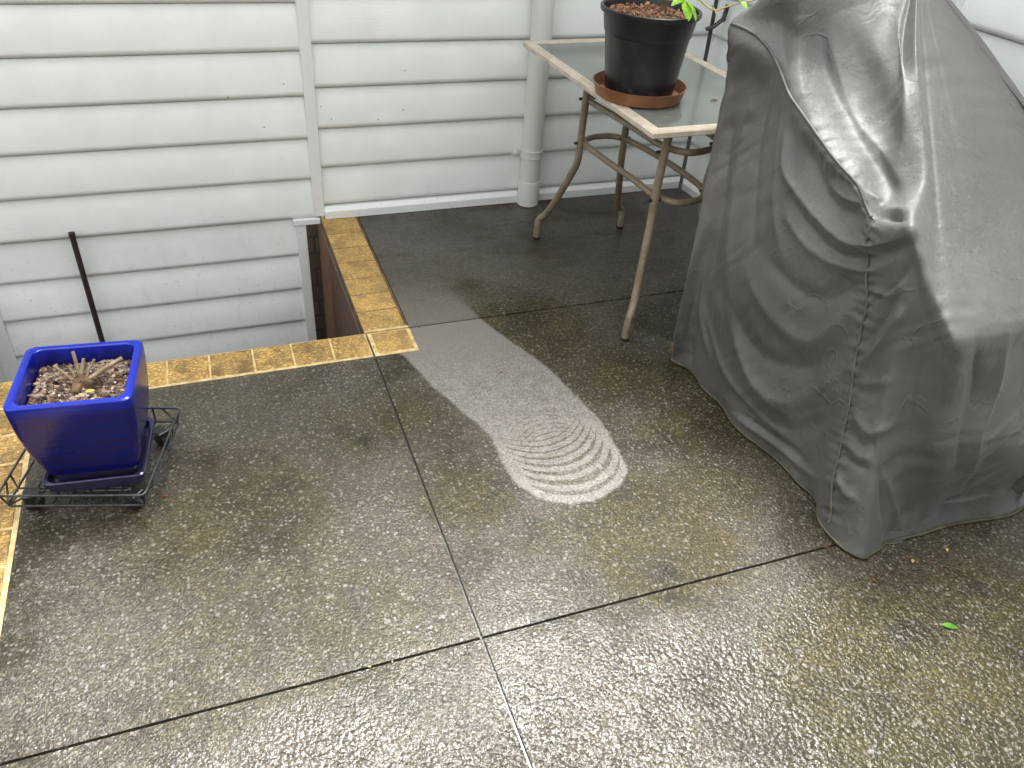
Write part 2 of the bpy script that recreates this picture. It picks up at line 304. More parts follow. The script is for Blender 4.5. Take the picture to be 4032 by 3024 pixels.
    ccol=m.mix(m.math('MULTIPLY',l2,m.math('MULTIPLY',m.ramp(m.noise(p,24,4,.7),.44,.54),.8)),ccol,(.06,.05,.028))
    col=m.mix(clean,col,ccol)
    # surface relief: rounded stones under a film of water
    vh=m.vor(p,210,feature='SMOOTH_F1'); vh2=m.vor(p,120,feature='SMOOTH_F1')
    h=m.math('ADD',m.math('MULTIPLY',vh,-.6),m.math('MULTIPLY',vh2,-.6))
    h=m.math('ADD',h,m.math('MULTIPLY',m.noise(p,320,3,.6),.35))
    amp=m.math('MULTIPLY',m.math('SUBTRACT',1,m.math('MULTIPLY',far,.72)),m.ramp(n1,.25,.75,.55,1.1))
    amp=m.math('MULTIPLY',amp,m.math('SUBTRACT',1,m.math('MULTIPLY',clean,.25))); amp=m.math('MULTIPLY',amp,m.math('SUBTRACT',1.1,m.math('MULTIPLY',blot,.3)))
    nb=m.bump(h,amp,.0040)
    wet=m.ramp(n2,.3,.7,.58,.45)
    rough=m.mix(far,wet,(.36,.36,.36))
    pool=m.ramp(m.math('ADD',sy,m.math('MULTIPLY',n1,.8)),-1.25,-.75)
    ch=m.mix(pool,m.math('ADD',m.math('MULTIPLY',m.vor(p,125,feature='SMOOTH_F1'),-1),m.math('MULTIPLY',m.noise(p,200,2,.5),.5)),m.math('ADD',m.math('MULTIPLY',m.vor(p,230,feature='SMOOTH_F1'),-.55),m.math('MULTIPLY',m.noise(p,330,2,.5),.35)))
    cb=m.bump(m.n('SeparateColor',{0:ch},0),amp,.0046)
    return m.bsdf(color=col,rough=m.n('SeparateColor',{0:rough},0),normal=nb,coati=1.42,coat=m.math('MULTIPLY',m.math('SUBTRACT',1.0,m.math('MULTIPLY',far,.5)),m.math('SUBTRACT',1.0,m.math('MULTIPLY',m.math('MAXIMUM',m.math('MULTIPLY',edge,.5),m.math('MULTIPLY',blot,.75)),m.math('SUBTRACT',1,clean)))),coatr=m.ramp(far,0,1,.055,.26),coatn=cb,spec=.16)
M_patio=mat_patio()
def simple(name,c1,c2,scale=8,rough=.5,bumpd=0,bscale=60,**k):
    m=NT(name); p=m.pos(); col=m.mix(m.ramp(m.noise(p,scale,5,.6),.3,.7),c1,c2)
    if bumpd: k['normal']=m.bump(m.noise(p,bscale,4,.6),.8,bumpd)
    return m.bsdf(color=col,rough=rough,**k)
M_joint=simple("joint_grime",(.012,.011,.009),(.035,.032,.02),40,.12,.002,160,coat=.6,coatr=.05)
M_soil=simple("pit_soil",(.03,.02,.012),(.06,.04,.025),10,.9,.01,30)
def mat_brick():
    m=NT("sandstone_brick"); p=m.pos()
    n=m.noise(p,7,6,.65); f=m.noise(m.scale(p,(.8,1.4,1)),120,5,.75)
    col=m.mix(m.ramp(n,.3,.7),(.30,.165,.034),(.47,.275,.066))
    col=m.mix(m.ramp(f,.50,.62),col,(.82,.55,.20))
    col=m.mix(m.math('MULTIPLY',m.ramp(f,.50,.36),.75),col,(.13,.075,.030))
    col=m.mix(m.math('MULTIPLY',m.ramp(m.noise(p,12,6,.72),.44,.62),.78),col,(.105,.062,.018))
    col=m.mix(m.math('MULTIPLY',m.ramp(m.n('SeparateXYZ',{0:p},0),-.10,.0),.18),col,(.80,.50,.16))
    isl=m.n('NewGeometry',out='Random Per Island'); col=m.mix(1.0,col,m.mix(isl,(.86,.86,.82),(1.10,1.13,1.12)),'MULTIPLY')
    b=m.bump(f,1,.003); b=m.bump(m.noise(p,22,3),.6,.002,b)
    return m.bsdf(color=col,rough=.42,normal=b,spec=.5,coat=.12,coatr=.2)
M_brick=mat_brick()
M_mortar=simple("cream_mortar",(.40,.27,.10),(.70,.55,.28),30,.7,.002,90)
M_dmortar=simple("dirty_mortar",(.05,.032,.014),(.16,.10,.04),12,.7,.002,90)
M_ledge=simple("mossy_ledge",(.17,.13,.06),(.30,.23,.11),14,.55,.002,60)
def mat_render():
    m=NT("red_render"); p=m.pos()
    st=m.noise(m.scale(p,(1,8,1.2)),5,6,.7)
    col=m.mix(m.ramp(st,.35,.62),(.15,.056,.022),(.060,.046,.038))  # red brown render, darkened further for the shadow in the gap
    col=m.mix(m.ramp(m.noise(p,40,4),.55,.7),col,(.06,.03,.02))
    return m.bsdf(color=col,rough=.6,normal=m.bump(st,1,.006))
M_render=mat_render()
def mat_shadebrick():
    m=NT("shaded_brickwork"); p=m.pos()
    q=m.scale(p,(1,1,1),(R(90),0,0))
    br=m.n('TexBrick',{'Vector':q,'Color1':(.045,.028,.015,1),'Color2':(.028,.018,.010,1),'Mortar':(.008,.007,.006,1),'Scale':1,'Mortar Size':.006,'Brick Width':.23,'Row Height':.086})  # brick colours lowered to near black, the gap's shade is in them
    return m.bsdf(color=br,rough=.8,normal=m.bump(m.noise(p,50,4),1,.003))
M_shadebrick=mat_shadebrick()
def mat_cover():
    m=NT("grey_fabric"); p=m.pos()
    n=m.noise(p,3.5,5,.6); fine=m.noise(p,420,2,.6)
    col=m.mix(m.ramp(n,.3,.7),(.078,.077,.072),(.104,.102,.095))
    z=m.n('SeparateXYZ',{0:p},2)
    # rain spots and scuffed bloom, mostly where the cloth slopes
    up=m.ramp(m.n('SeparateXYZ',{0:m.n('NewGeometry',out=1)},2),.05,.45)
    v=m.vor(m.scale(p,(1,1,1)),88); spot=m.math('SUBTRACT',1,m.ramp(m.math('ADD',v,m.math('MULTIPLY',m.noise(p,200,2),.12)),.20,.30))
    zone=m.ramp(m.noise(m.scale(p,(1,1,1)),3.2,3),.45,.60)
    sp=m.math('MULTIPLY',m.math('MULTIPLY',spot,zone),m.math('ADD',m.math('MULTIPLY',up,.65),.08))
    col=m.mix(sp,col,(.040,.038,.034))
    bloom=m.math('MULTIPLY',m.ramp(m.noise(m.scale(p,(1,1,1)),55,6,.8),.54,.68),m.math('MULTIPLY',zone,.30))
    col=m.mix(bloom,col,(.24,.235,.22))
    low=m.math('SUBTRACT',1,m.ramp(z,.0,.20)); stain=m.ramp(m.noise(p,8,5,.7),.45,.65)
    col=m.mix(m.math('MULTIPLY',m.math('MULTIPLY',low,stain),.6),col,(.045,.040,.028))
    dark_patch=m.attr('dark_patch'); col=m.mix(m.math('MULTIPLY',dark_patch,.72),col,(.035,.033,.029))
    wr=m.noise(m.scale(p,(1.3,1.3,.7)),13,4,.55,dist=.6)
    b=m.bump(wr,.5,.009); b=m.bump(m.noise(m.scale(p,(1,1,.5)),42,4,.6),.4,.0020,b); cz=m.noise(m.scale(p,(1.2,1.2,.8)),7.5,3,.5,dist=.9); cr_=m.ramp(m.math('ABSOLUTE',m.math('SUBTRACT',cz,.5)),0,.035,1,0)
    cr_=m.math('MULTIPLY',cr_,m.ramp(m.noise(p,4.3,2),.45,.60)); cz2=m.noise(m.scale(p,(1.3,1,.6)),15,3,.5,dist=.7); cr2=m.math('MULTIPLY',m.ramp(m.math('ABSOLUTE',m.math('SUBTRACT',cz2,.5)),0,.05,1,0),m.ramp(m.noise(p,5.1,2),.50,.62))
    stp=m.math('SUBTRACT',1,up); b=m.bump(m.math('MULTIPLY',cr_,stp),.45,.0035,b); b=m.bump(m.math('MULTIPLY',cr2,stp),.4,.0022,b)
    b=m.bump(fine,.35,.0005,b)
    rough=m.ramp(m.math('ADD',m.noise(p,9,4,.6),m.math('MULTIPLY',up,.35)),.3,.9,.34,.56)
    return m.bsdf(color=col,rough=rough,normal=b,spec=.6,sheen=.10,sheenr=.4)
M_cover=mat_cover()
M_piping=simple("grey_piping",(.060,.058,.052),(.11,.105,.095),30,.5,.001,200)
M_pipdark=simple("wet_piping",(.05,.052,.035),(.12,.115,.09),22,.35,.001,200)
M_moss=simple("mossy_hem",(.022,.028,.010),(.085,.08,.045),18,.5,.001,160)
def mat_frame():
    m=NT("beige_frame"); p=m.pos(); n=m.noise(p,22,6,.7)
    col=m.mix(m.ramp(n,.35,.65),(.40,.345,.265),(.54,.485,.405))
    col=m.mix(m.math('MULTIPLY',m.ramp(m.noise(p,9,4),.58,.7),.45),col,(.24,.17,.09))
    return m.bsdf(color=col,rough=.45,normal=m.bump(n,.4,.0008))
M_frame=mat_frame()
def mat_leg():
    m=NT("taupe_steel"); p=m.pos(); n=m.noise(p,16,6,.7)
    col=m.mix(m.ramp(n,.3,.7),(.175,.135,.090),(.27,.22,.155))
    col=m.mix(m.math('MULTIPLY',m.ramp(m.noise(p,11,4,.7),.58,.68),.6),col,(.075,.045,.022))
    return m.bsdf(color=col,rough=.38,normal=m.bump(n,.3,.0008))
M_leg=mat_leg()
def mat_glass():
    m=NT("frosted_glass"); p=m.pos(); n=m.noise(p,10,5,.6); f=m.noise(p,150,3)
    sc=m.ramp(m.math('ABSOLUTE',m.math('SUBTRACT',m.noise(m.scale(p,(1,1,1)),11,2,.4,dist=1.5),.5)),.0,.012,.25,0)
    col=m.mix(m.ramp(n,.35,.7),(.215,.235,.215),(.27,.29,.265)); col=m.mix(sc,col,(.45,.46,.43))
    col=m.mix(m.ramp(m.noise(p,26,5,.75),.64,.74,0,.6),col,(.14,.10,.06))
    return m.bsdf(color=col,rough=.13,trans=.42,spec=.6,ior=1.5,normal=m.bump(f,.15,.0006))
M_glass=mat_glass()
def mat_blue():
    m=NT("blue_glaze"); p=m.pos(); z=m.n('SeparateXYZ',{0:p},2)
    n=m.noise(p,14,4,.6); streak=m.noise(m.scale(p,(3,3,45)),2.2,4,.6)
    col=m.mix(m.ramp(streak,.38,.62),(.003,.009,.135),(.012,.007,.090))
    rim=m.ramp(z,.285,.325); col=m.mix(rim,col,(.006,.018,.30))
    col=m.mix(m.math('MULTIPLY',m.ramp(n,.58,.75),.5),col,(.002,.004,.05))
    lime=m.math('MULTIPLY',m.math('SUBTRACT',1,m.ramp(m.math('ADD',z,m.math('MULTIPLY',m.noise(p,20,4),.03)),.105,.125)),.55)
    col=m.mix(lime,col,(.05,.045,.04))
    fleck=m.ramp(m.vor(p,60),.05,.075,.5,0); col=m.mix(m.math('MULTIPLY',fleck,m.ramp(m.noise(p,6,1),.5,.55)),col,(.30,.32,.36))
    b=m.bump(m.noise(m.scale(p,(1,1,60)),3,3,.6),.5,.0016); b=m.bump(m.noise(p,90,2),.2,.001,b)
    return m.bsdf(color=col,rough=.17,spec=.42,normal=b)
M_blue=mat_blue()
def mat_chips(name,cols,sc=70):
    m=NT(name); o=m.pos(); c=m.n('SeparateColor',{0:m.vor(o,sc,out=1)},0)
    r=m.t.nodes.new('ShaderNodeValToRGB'); m.put(r.inputs[0],c); r.color_ramp.interpolation='CONSTANT'
    r.color_ramp.elements[1].position=1/len(cols)
    for i in range(2,len(cols)): r.color_ramp.elements.new(i/len(cols))
    for i,x in enumerate(cols): r.color_ramp.elements[i].color=(*x,1)
    return m.bsdf(color=m.mix(.35,r.outputs[0],m.mix(m.noise(o,120,3),(.03,.015,.01),(.25,.17,.12))),rough=.55,normal=m.bump(m.noise(o,150,3),.8,.002))
M_chips=mat_chips("bark_chips",[(.035,.016,.010),(.13,.055,.028),(.06,.03,.02),(.26,.15,.08),(.025,.014,.010),(.46,.36,.24),(.09,.045,.035),(.30,.24,.20)],85)
M_perl=simple("pale_grit",(.38,.34,.31),(.58,.54,.50),60,.6)
M_coco=mat_chips("red_bark",[(.16,.045,.015),(.22,.07,.02),(.07,.025,.012),(.28,.10,.03),(.12,.05,.02),(.45,.28,.13)],75)
M_wood=simple("cut_stem",(.20,.14,.08),(.34,.26,.17),30,.7,.002,90)
M_crown=simple("root_crown",(.05,.03,.015),(.16,.09,.04),40,.8,.004,60)
M_wire=simple("black_wire",(.018,.020,.022),(.045,.050,.052),40,.35,.0004,200)
M_plast=simple("black_plastic",(.010,.010,.011),(.020,.020,.021),14,.32,.0006,60)
def mat_pot():
    m=NT("nursery_plastic"); p=m.pos()
    col=m.mix(m.ramp(m.noise(m.scale(p,(1,1,.6)),7,5,.65),.5,.75),(.010,.010,.011),(.026,.027,.028))
    z=m.n('SeparateXYZ',{0:p},2)
    lime=m.math('MULTIPLY',m.math('SUBTRACT',1,m.ramp(z,.755,.81)),m.ramp(m.noise(p,26,5,.7),.52,.70)); col=m.mix(m.math('MULTIPLY',lime,.6),col,(.22,.22,.21))
    return m.bsdf(color=col,rough=.34,normal=m.bump(m.noise(p,30,3),.2,.001))
M_pot=mat_pot()
M_terra=simple("terracotta_plastic",(.20,.080,.034),(.27,.118,.056),16,.42,.0006,80)
M_rust=simple("rusty_steel",(.014,.009,.007),(.038,.018,.012),24,.6,.001,120)
M_iron=simple("dark_iron",(.022,.023,.021),(.06,.058,.05),30,.45,.001,120)
def mat_leaf(name,a,b,sss=0):
    m=NT(name); p=m.pos(); col=m.mix(m.ramp(m.noise(p,40,3),.35,.65),a,b)
    pr=m.t.nodes.new('ShaderNodeBsdfPrincipled'); m.put(pr.inputs['Base Color'],col); pr.inputs['Roughness'].default_value=.4
    tr=m.n('BsdfTranslucent',{0:col}); mx=m.n('MixShader',{0:.35,1:pr.outputs[0],2:tr}); m.t.links.new(mx,m.out.inputs[0]); return m.m
M_leafg=mat_leaf("lime_leaf",(.22,.50,.03),(.42,.72,.07))
M_leafd=mat_leaf("green_leaf",(.07,.22,.02),(.11,.32,.03))
M_leafy=mat_leaf("yellow_leaf",(.55,.45,.08),(.75,.65,.22))
M_leafr=mat_leaf("dead_leaf",(.07,.028,.013),(.15,.06,.025))
M_twig=simple("green_twig",(.30,.26,.12),(.40,.34,.18),40,.6)
M_timber=simple("old_timber",(.07,.05,.03),(.17,.12,.075),30,.7,.002,80)

# ---------------- ground, patio ----------------
WY=.919
g=MB(); n=40
g.add([(-60,-60,-1.3),(60,-60,-1.3),(60,60,-1.3),(-60,60,-1.3)],[(0,1,2,3)])
structure(g.build('ground',M_soil))
SW=np.array([(.05,-.10),(.089,-.149),(.137,-.342),(.189,-.485),(.235,-.607),(.229,-.727),(.237,-.815),(.272,-.879),(.345,-.926),(.423,-.931),(.506,-.90),(.556,-.848),(.564,-.781),(.574,-.634),(.548,-.487),(.519,-.327),(.452,-.158),(.401,-.011),(.375,.121),(.33,.30),(.22,.42),(.05,.45)])
def sdf(P):
    d=np.full(len(P),1e9); ins=np.zeros(len(P),bool); m=len(SW)
    for i in range(m):
        a=SW[i];b=SW[(i+1)%m]; e=b-a; w=P-a; t=np.clip((w@e)/(e@e),0,1)
        d=np.minimum(d,np.linalg.norm(w-t[:,None]*e,axis=1))
        c=((a[1]<=P[:,1])!=(b[1]<=P[:,1])); 
        with np.errstate(divide='ignore',invalid='ignore'): xi=a[0]+(P[:,1]-a[1])/(b[1]-a[1])*(b[0]-a[0])
        ins^= c&(P[:,0]<xi)
    return np.where(ins,d,-d)
OL=[(.52,-.12,.30,1.0),(.75,-.45,.30,.75),(.52,-1.08,.30,1.0),(.80,-.75,.30,.7),(.02,-.45,.22,.7),(.10,-.80,.22,.75),(.72,-1.0,.22,.8),(-.45,-.75,.40,.75),(-.25,-1.1,.4,.7),(-.15,-.5,.3,.55),(-.55,-1.15,.3,.55),(.45,-1.35,.3,.4),(.85,-1.7,.45,1.),(1.15,-1.6,.35,.8),(.55,-1.75,.25,.5),(.42,.18,.18,.6),(.28,.75,.14,.4),(.42,.42,.18,.45),(.3,-1.0,.25,.5)]
def grid(xs,ys,keep,depth=.05,edge=.0016):
    xs=np.array(xs);ys=np.array(ys); nx,ny=len(xs),len(ys)
    idx={};V=[];F=[]
    def vid(i,j):
        if (i,j) not in idx: idx[(i,j)]=len(V);V.append([xs[i],ys[j],0.])
        return idx[(i,j)]
    K=lambda i,j:0<=i<nx-1 and 0<=j<ny-1 and keep((xs[i]+xs[i+1])/2,(ys[j]+ys[j+1])/2)
    for i in range(nx-1):
        for j in range(ny-1):
            if K(i,j): F.append((vid(i,j),vid(i+1,j),vid(i+1,j+1),vid(i,j+1)))
    E={}
    for f in F:
        for a,b in zip(f,f[1:]+f[:1]):
            if (b,a) in E: del E[(b,a)]
            else: E[(a,b)]=1
    low={}
    for a,b in E:
        for q in(a,b):
            if q not in low: low[q]=len(V);V.append([V[q][0]+random.uniform(-edge,edge),V[q][1]+random.uniform(-edge,edge),-depth])
            V[q][2]=-.0012
    for a,b in E: F.append((a,low[a],low[b],b))
    return V,F
def span(a,b,st): return list(np.linspace(a,b,max(2,int(round((b-a)/st))+1)))
J=.0032; D2=-1.2475
pm=MB(); st=.02
pm.add(*grid(span(.149,2.4,st),span(J,.925,st),lambda x,y:True))
ys=span(D2+J,-.138-.002,st)+span(-.137,-J,st)[1:]
pm.add(*grid(span(J,.147,st)+span(.149,2.4,st)[1:],ys,lambda x,y:not(x<.148 and y>-.139)))
pm.add(*grid(span(-.9625,-J,st),span(D2+J,-.1395,st),lambda x,y:True))
pm.add(*grid(span(-.9625,-J,.04),span(-3.6,D2-J,.03),lambda x,y:True))
pm.add(*grid(span(J,2.4,.03),span(-3.6,D2-J,.03),lambda x,y:True))
pm.add(*box(-6,6,-12,-3.607,-.05,0))
pm.add(*box(2.407,7,-3.6,.9,-.05,-.001))
patio=structure(pm.build('patio',M_patio))
me=patio.data; P=np.array([v.co[:2] for v in me.vertices])
s=sdf(P); a=me.attributes.new('sdf','FLOAT','POINT'); a.data.foreach_set('value',np.clip(s,-1,1).astype('f'))
dr=np.array([.13,-.99]);dr/=np.linalg.norm(dr); pr=np.array([-dr[1],dr[0]]); o=np.array([.400,-.715])
al=(P-o)@dr; ac=(P-o)@pr; rad=.165
arc=al-(np.sqrt(np.maximum(rad**2-ac**2,0))-rad)
sd_=np.clip(.205-arc,0,.6); tab=np.linspace(0,.6,600); pit=np.clip(.050-.11*tab,.017,.05); cum=np.cumsum((tab[1]-tab[0])/pit); phase=np.interp(sd_,tab,cum)
a=me.attributes.new('arc','FLOAT','POINT'); a.data.foreach_set('value',phase.astype('f'))
w=np.clip((arc+.13)/.29,0,1)*np.clip((.19-arc)/.02,0,1)*np.clip((.148-abs(ac))/.035,0,1)
a=me.attributes.new('arcb','FLOAT','POINT'); a.data.foreach_set('value',((al+(np.sqrt(np.maximum(.13**2-ac**2,0))-.13))/.021).astype('f'))
wb2=np.clip((al+.20)/.06,0,1)*np.clip((.05-al)/.08,0,1)*np.clip((.105-abs(ac))/.03,0,1)
a=me.attributes.new('arcbw','FLOAT','POINT'); a.data.foreach_set('value',wb2.astype('f'))
a=me.attributes.new('arcw','FLOAT','POINT'); a.data.foreach_set('value',w.astype('f'))
ol=np.zeros(len(P))
for x,y,r_,k in OL: ol=np.maximum(ol,k*np.exp(-((P-[x,y])**2).sum(1)/r_**2*1.1))
a=me.attributes.new('olive','FLOAT','POINT'); a.data.foreach_set('value',ol.astype('f'))
jm=MB()
jm.add(*box(-.97,2.45,-3.7,-.141,-1.29,-.0085)); jm.add(*box(.151,2.45,-.1409,.93,-1.29,-.0085))
structure(jm.build('slab_bedding',M_joint))

# ---------------- brick retaining wall ----------------
t=tag(empty('brick_wall',(0.07,-.07,-1.3)),'low retaining wall topped with sandy yellow bricks beside the dark gap','wall')
bm_=MB()
jb=.0028
def brick(x0,x1,y0,y1):
    v,f=box(x0+jb,x1-jb,y0+jb,y1-jb,-.045,.0006+random.uniform(-.0006,.0006),.003,.0009); bm_.add(v,f)
xe=[-1.11,-.985,-.862,-.741,-.62,-.497,-.366,-.246,-.122,-.004]
for a_,b_ in zip(xe,xe[1:]): brick(a_,b_,-.130,0.0)
brick(.013,.139,-.130,-.004)
ye=[.015,.136,.251,.367,.496,.617,.742,.867,.915]
jb=.0021
for a_,b_ in zip(ye,ye[1:]): brick(-.0065,.1395,a_,b_)
jb=.0035
yy=-.138
while yy>-3.0: brick(-1.11,-.972,yy-.12,yy); yy-=.122
kid(bm_.build('brick_coping',M_brick),t)
mm=MB()
mm.add(*box(-1.112,-.003,-.1385,-.001,-.046,-.0012)); mm.add(*box(.003,.147,-.1385,-.0035,-.046,-.0010)); mm.add(*box(-.0035,.147,.0035,.0155,-.046,-.0004)); mm.add(*box(-1.112,-.964,-3.0,-.1387,-.046,-.0016))
kid(mm.build('mortar',M_mortar),t)
mg=MB().add(*box(-.0060,.1462,.0125,.918,-.046,-.0018)); kid(mg.build('dirty_mortar',M_dmortar),t)
lm=MB(); lm.add(*box(.000,.145,.012,.93,-.085,-.0465,.004)); lm.add(*box(-1.11,.145,-.13,.006,-.085,-.0465,.004))
kid(lm.build('ledge',M_ledge),t)
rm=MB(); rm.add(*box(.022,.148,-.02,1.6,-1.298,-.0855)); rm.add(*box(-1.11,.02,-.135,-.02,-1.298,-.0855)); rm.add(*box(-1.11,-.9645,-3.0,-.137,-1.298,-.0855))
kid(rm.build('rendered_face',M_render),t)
# brickwork seen in the gap under the house
um=MB(); um.add(*box(-.6,.02,1.25,1.35,-1.298,.05)); tag(um.build('foundation_wall',M_shadebrick),'foundation brickwork coloured near black for shade, deep inside the narrow gap','wall')

# ---------------- weatherboard walls ----------------
def boards(z0,pitch,n0,n1,length,seg=1):
    """profile extruded along local x (0..length); local -y faces out, boards numbered n0..n1"""
    prof=[]
    for k in range(n0,n1):
        zb=z0+k*pitch; zt=zb+pitch
        prof+= [(-.0006,zb-.0011),(-.0006,zb+.0022),(-.0095,zb+.0014),(-.0160,zb+.0035),(-.0212,zb+.0090),(-.0240,zb+.0170),(-.0240,zb+.024)]
        if k==n1-1: prof+=[(-.0055,zt-.0015)]
        else: prof+=[(-.0075,zt-.004),(-.006,zt-.0012)]
    V=[];F=[]; xs=np.linspace(0,length,seg+1); m=len(prof)
    for x in xs:
        for (y,z) in prof: V.append((x,y+.0006*math.sin(x*3.1+z*9),z+.0010*math.sin(x*2.3+z*31)))
    for i in range(seg):
        for k in range(m-1): F.append((i*m+k,(i+1)*m+k,(i+1)*m+k+1,i*m+k+1))
    return V,F
def wall_thing(name,label,loc,rz,mats):
    e=empty(name,loc,rz); tag(e,label,'wall'); return e
# left wall: drops below the patio
wl=wall_thing('weatherboard_wall','pale grey weatherboard wall on the left, running down behind the blue pot',(-4.6,WY,0),0,None)
v,f=boards(.003,.1645,0,16,4.6,40); b=MB().add(v,f)
v,f=boards(.003-.1645*6-.003,.1645,0,6,4.6-.10,40); b.add(v,f)
b.build('boards',M_board,wl,True,35)
b=MB().add(*box(0,4.6,.0,.02,-.0,2.7)).add(*box(0,4.48,.0,.02,-1.25,-.001)); b.build('backing',M_trim,wl)
b=MB().add(*box(4.600-.028,4.600+.012,-.030,.0,.012,2.7,.002)).add(*box(4.570,4.598,-.027,-.0,.012,2.7,.001)); b.build('corner_trim',M_trim,wl)
b=MB().add(*box(4.492,4.532,-.028,.035,-1.25,-.024,.002)); b.build('end_trim',M_trim,wl)
b=MB().add(*box(4.484,4.592,-.034,.03,-.020,.004,.002)); b.build('sill',M_trim,wl)
b=MB().add(*box(3.285,3.345,-.034,.0,-1.25,-.16,.002)); b.build('corner_board',M_trim,wl)
# return wall at far left
wr_=wall_thing('weatherboard_wall','sliver of pale boards at the far left edge beside the brick border',(-1.335,.885,0),R(-90),None)
v,f=boards(-1.15,.1645,0,6,.9,6); MB().add(v,f).build('boards',M_board,wr_,True,35)
MB().add(*box(0,.9,0,.02,-1.25,-.17)).build('backing',M_trim,wr_)
# back wall above the patio
wb=wall_thing('weatherboard_wall','white weatherboard wall behind the glass table and downpipe',(.012,WY,0),0,None)
v,f=boards(.053,.1578,0,17,1.72,20); MB().add(v,f).build('boards',M_board,wb,True,35)
MB().add(*box(0,1.8,.0,.02,0,2.72)).build('backing',M_trim,wb)
pl=MB(); V=[];
prof=[(0,.0495),(-.020,.0465),(-.042,.034),(-.0425,.031),(-.0425,.002),(0,.002)]
for x in (0.0,1.70): V+=[(x,y,z) for y,z in prof]
pl.add(V,[(i,6+i,6+(i+1)%6,(i+1)%6) for i in range(6)]+[(5,4,3,2,1,0),(6,7,8,9,10,11)]); pl.build('bottom_plate',M_trim,wb)
# right wall
RZ=R(-86)
wrt=wall_thing('weatherboard_wall','white weatherboard wall on the right behind the covered barbecue',(1.724,WY+.02,0),RZ,None)
v,f=boards(.053,.1578,0,17,6.0,20); MB().add(v,f).build('boards',M_board,wrt,True,35)
MB().add(*box(0,6,.0,.02,0,2.72)).build('backing',M_trim,wrt)
pl=MB(); V=[]
for x in (0.03,5.9): V+=[(x,y,z) for y,z in prof]
pl.add(V,[(i,6+i,6+(i+1)%6,(i+1)%6) for i in range(6)]+[(5,4,3,2,1,0),(6,7,8,9,10,11)]); pl.build('bottom_plate',M_trim,wrt)
MB().add(*box(.018,.045,-.034,.0,.05,2.7,.003)).build('corner_trim',M_trim,wrt)
MB().add(*box(1.135,1.185,-.045,.0,1.0,2.7,.003)).add(*box(1.185,1.205,-.034,.0,.98,2.7,.002)).build('corner_board',M_trim,wrt)

# ---------------- downpipe ----------------
dp=tag(empty('downpipe',(.900,.858,0)),'round pale grey downpipe standing against the white boards','pipe')
MB().add(*lathe([(.0430,.105),(.0430,2.7)],0,0,40)).build('pipe',M_pvc,dp,True)
MB().add(*lathe([(.036,.004),(.0475,.004),(.0475,.109),(.0468,.1115),(.0432,.112)],0,0,40)).build('socket',M_pvc,dp,True,30)
br_=MB(); br_.add(*lathe([(.0433,.218),(.0475,.2185),(.0478,.2215),(.0462,.223),(.0462,.246),(.0478,.2475),(.0475,.2505),(.0433,.251)],0,0,40))
br_.add(*box(-.085,-.040,.0155,.0185,.222,.246,.001)); br_.build('bracket',M_pvc,dp,True,30)
MB().add(*tube([(-.066,.010,.234),(-.066,.0155,.234)],.007,12)).build('screw',M_trim,dp)

# ---------------- rods ----------------
r_=MB().add(*tube([(0,0,0),(.0,0,.6),(0,0,1.335)],.0105,14)); o=r_.build('steel_rod',M_rust,None,True,40); o.location=(-.927,.86,-1.29); tag(o,'rusty steel rod standing upright in front of the boards behind the blue pot','rod')
MB().add(*tube([(0,0,1.318),(0,0,1.338)],.0116,14)).build('rod_collar',M_rust,o,True,40)
ts=tag(empty('iron_stake',(1.638,.80,0)),'dark iron stake with a cross clamp standing in the corner behind the black pot','stake')
MB().add(*tube([(0,0,.005),(-.002,0,.6),(-.008,0,1.35)],.0085,10)).build('stake',M_iron,ts,True)
MB().add(*tube(smoothpath([(-.035,-.012,.738),(-.005,-.016,.748),(.03,-.014,.772),(.045,-.012,.778)],4),.0085,10)).build('clamp',M_iron,ts,True)
MB().add(*tube([(.043,-.004,.765),(.055,0,.828)],.010,10)).build('stub',M_iron,ts,True)

# ---------------- patio table ----------------
TZ=.745
tt=tag(empty('patio_table',(1.045,.165,0)),'beige framed patio table with a cloudy glass top, partly behind the grey cover','table')
cl=[(.745,.655),(.772,-.318),(1.340,-.300),(1.318,.668)]
def inset(P,d):
    c=np.mean(P,axis=0); o=[]
    n=len(P)
    for i in range(n):
        p0,p1,p2=[np.array(P[(i+k)%n]) for k in(-1,0,1)]
        a=(p1-p0)/np.linalg.norm(p1-p0); b=(p2-p1)/np.linalg.norm(p2-p1)
        na=np.array([-a[1],a[0]]); nb=np.array([-b[1],b[0]]); m_=(na+nb); m_/=np.linalg.norm(m_); o.append(tuple(p1+m_*d/np.dot(m_,na)))
    return o
c0=cl; 
rings=[]
for d,z in ((.003,TZ-.020),(0,TZ-.017),(0,TZ-.004),(.004,TZ),(.036,TZ-.001),(.038,TZ-.004),(.038,TZ-.018),(.036,TZ-.020),(.003,TZ-.020)):
    rings.append([(x,y,z) for x,y in inset(c0,d)])
o=MB().add(*loft(rings)).build('top_frame',M_frame); kid(o,tt)
gi=inset(c0,.0375)
gb=MB().add([(x,y,TZ-.004) for x,y in gi]+[(x,y,TZ-.009) for x,y in gi],[(0,1,2,3),(7,6,5,4)]+[(i,4+i,4+(i+1)%4,(i+1)%4) for i in range(4)])
kid(gb.build('glass_top',M_glass),tt)
legs=dict(F=((.872,.330),(.884,.362),(.835,.540),(.815,.529)),N=((.915,-.175),(.918,-.155),(.862,-.228),(.840,-.250)),B=((1.085,.365),(1.072,.378),(1.190,.560),(1.208,.546)),R=((1.135,-.15),(1.125,-.12),(1.215,-.25),(1.225,-.235)))
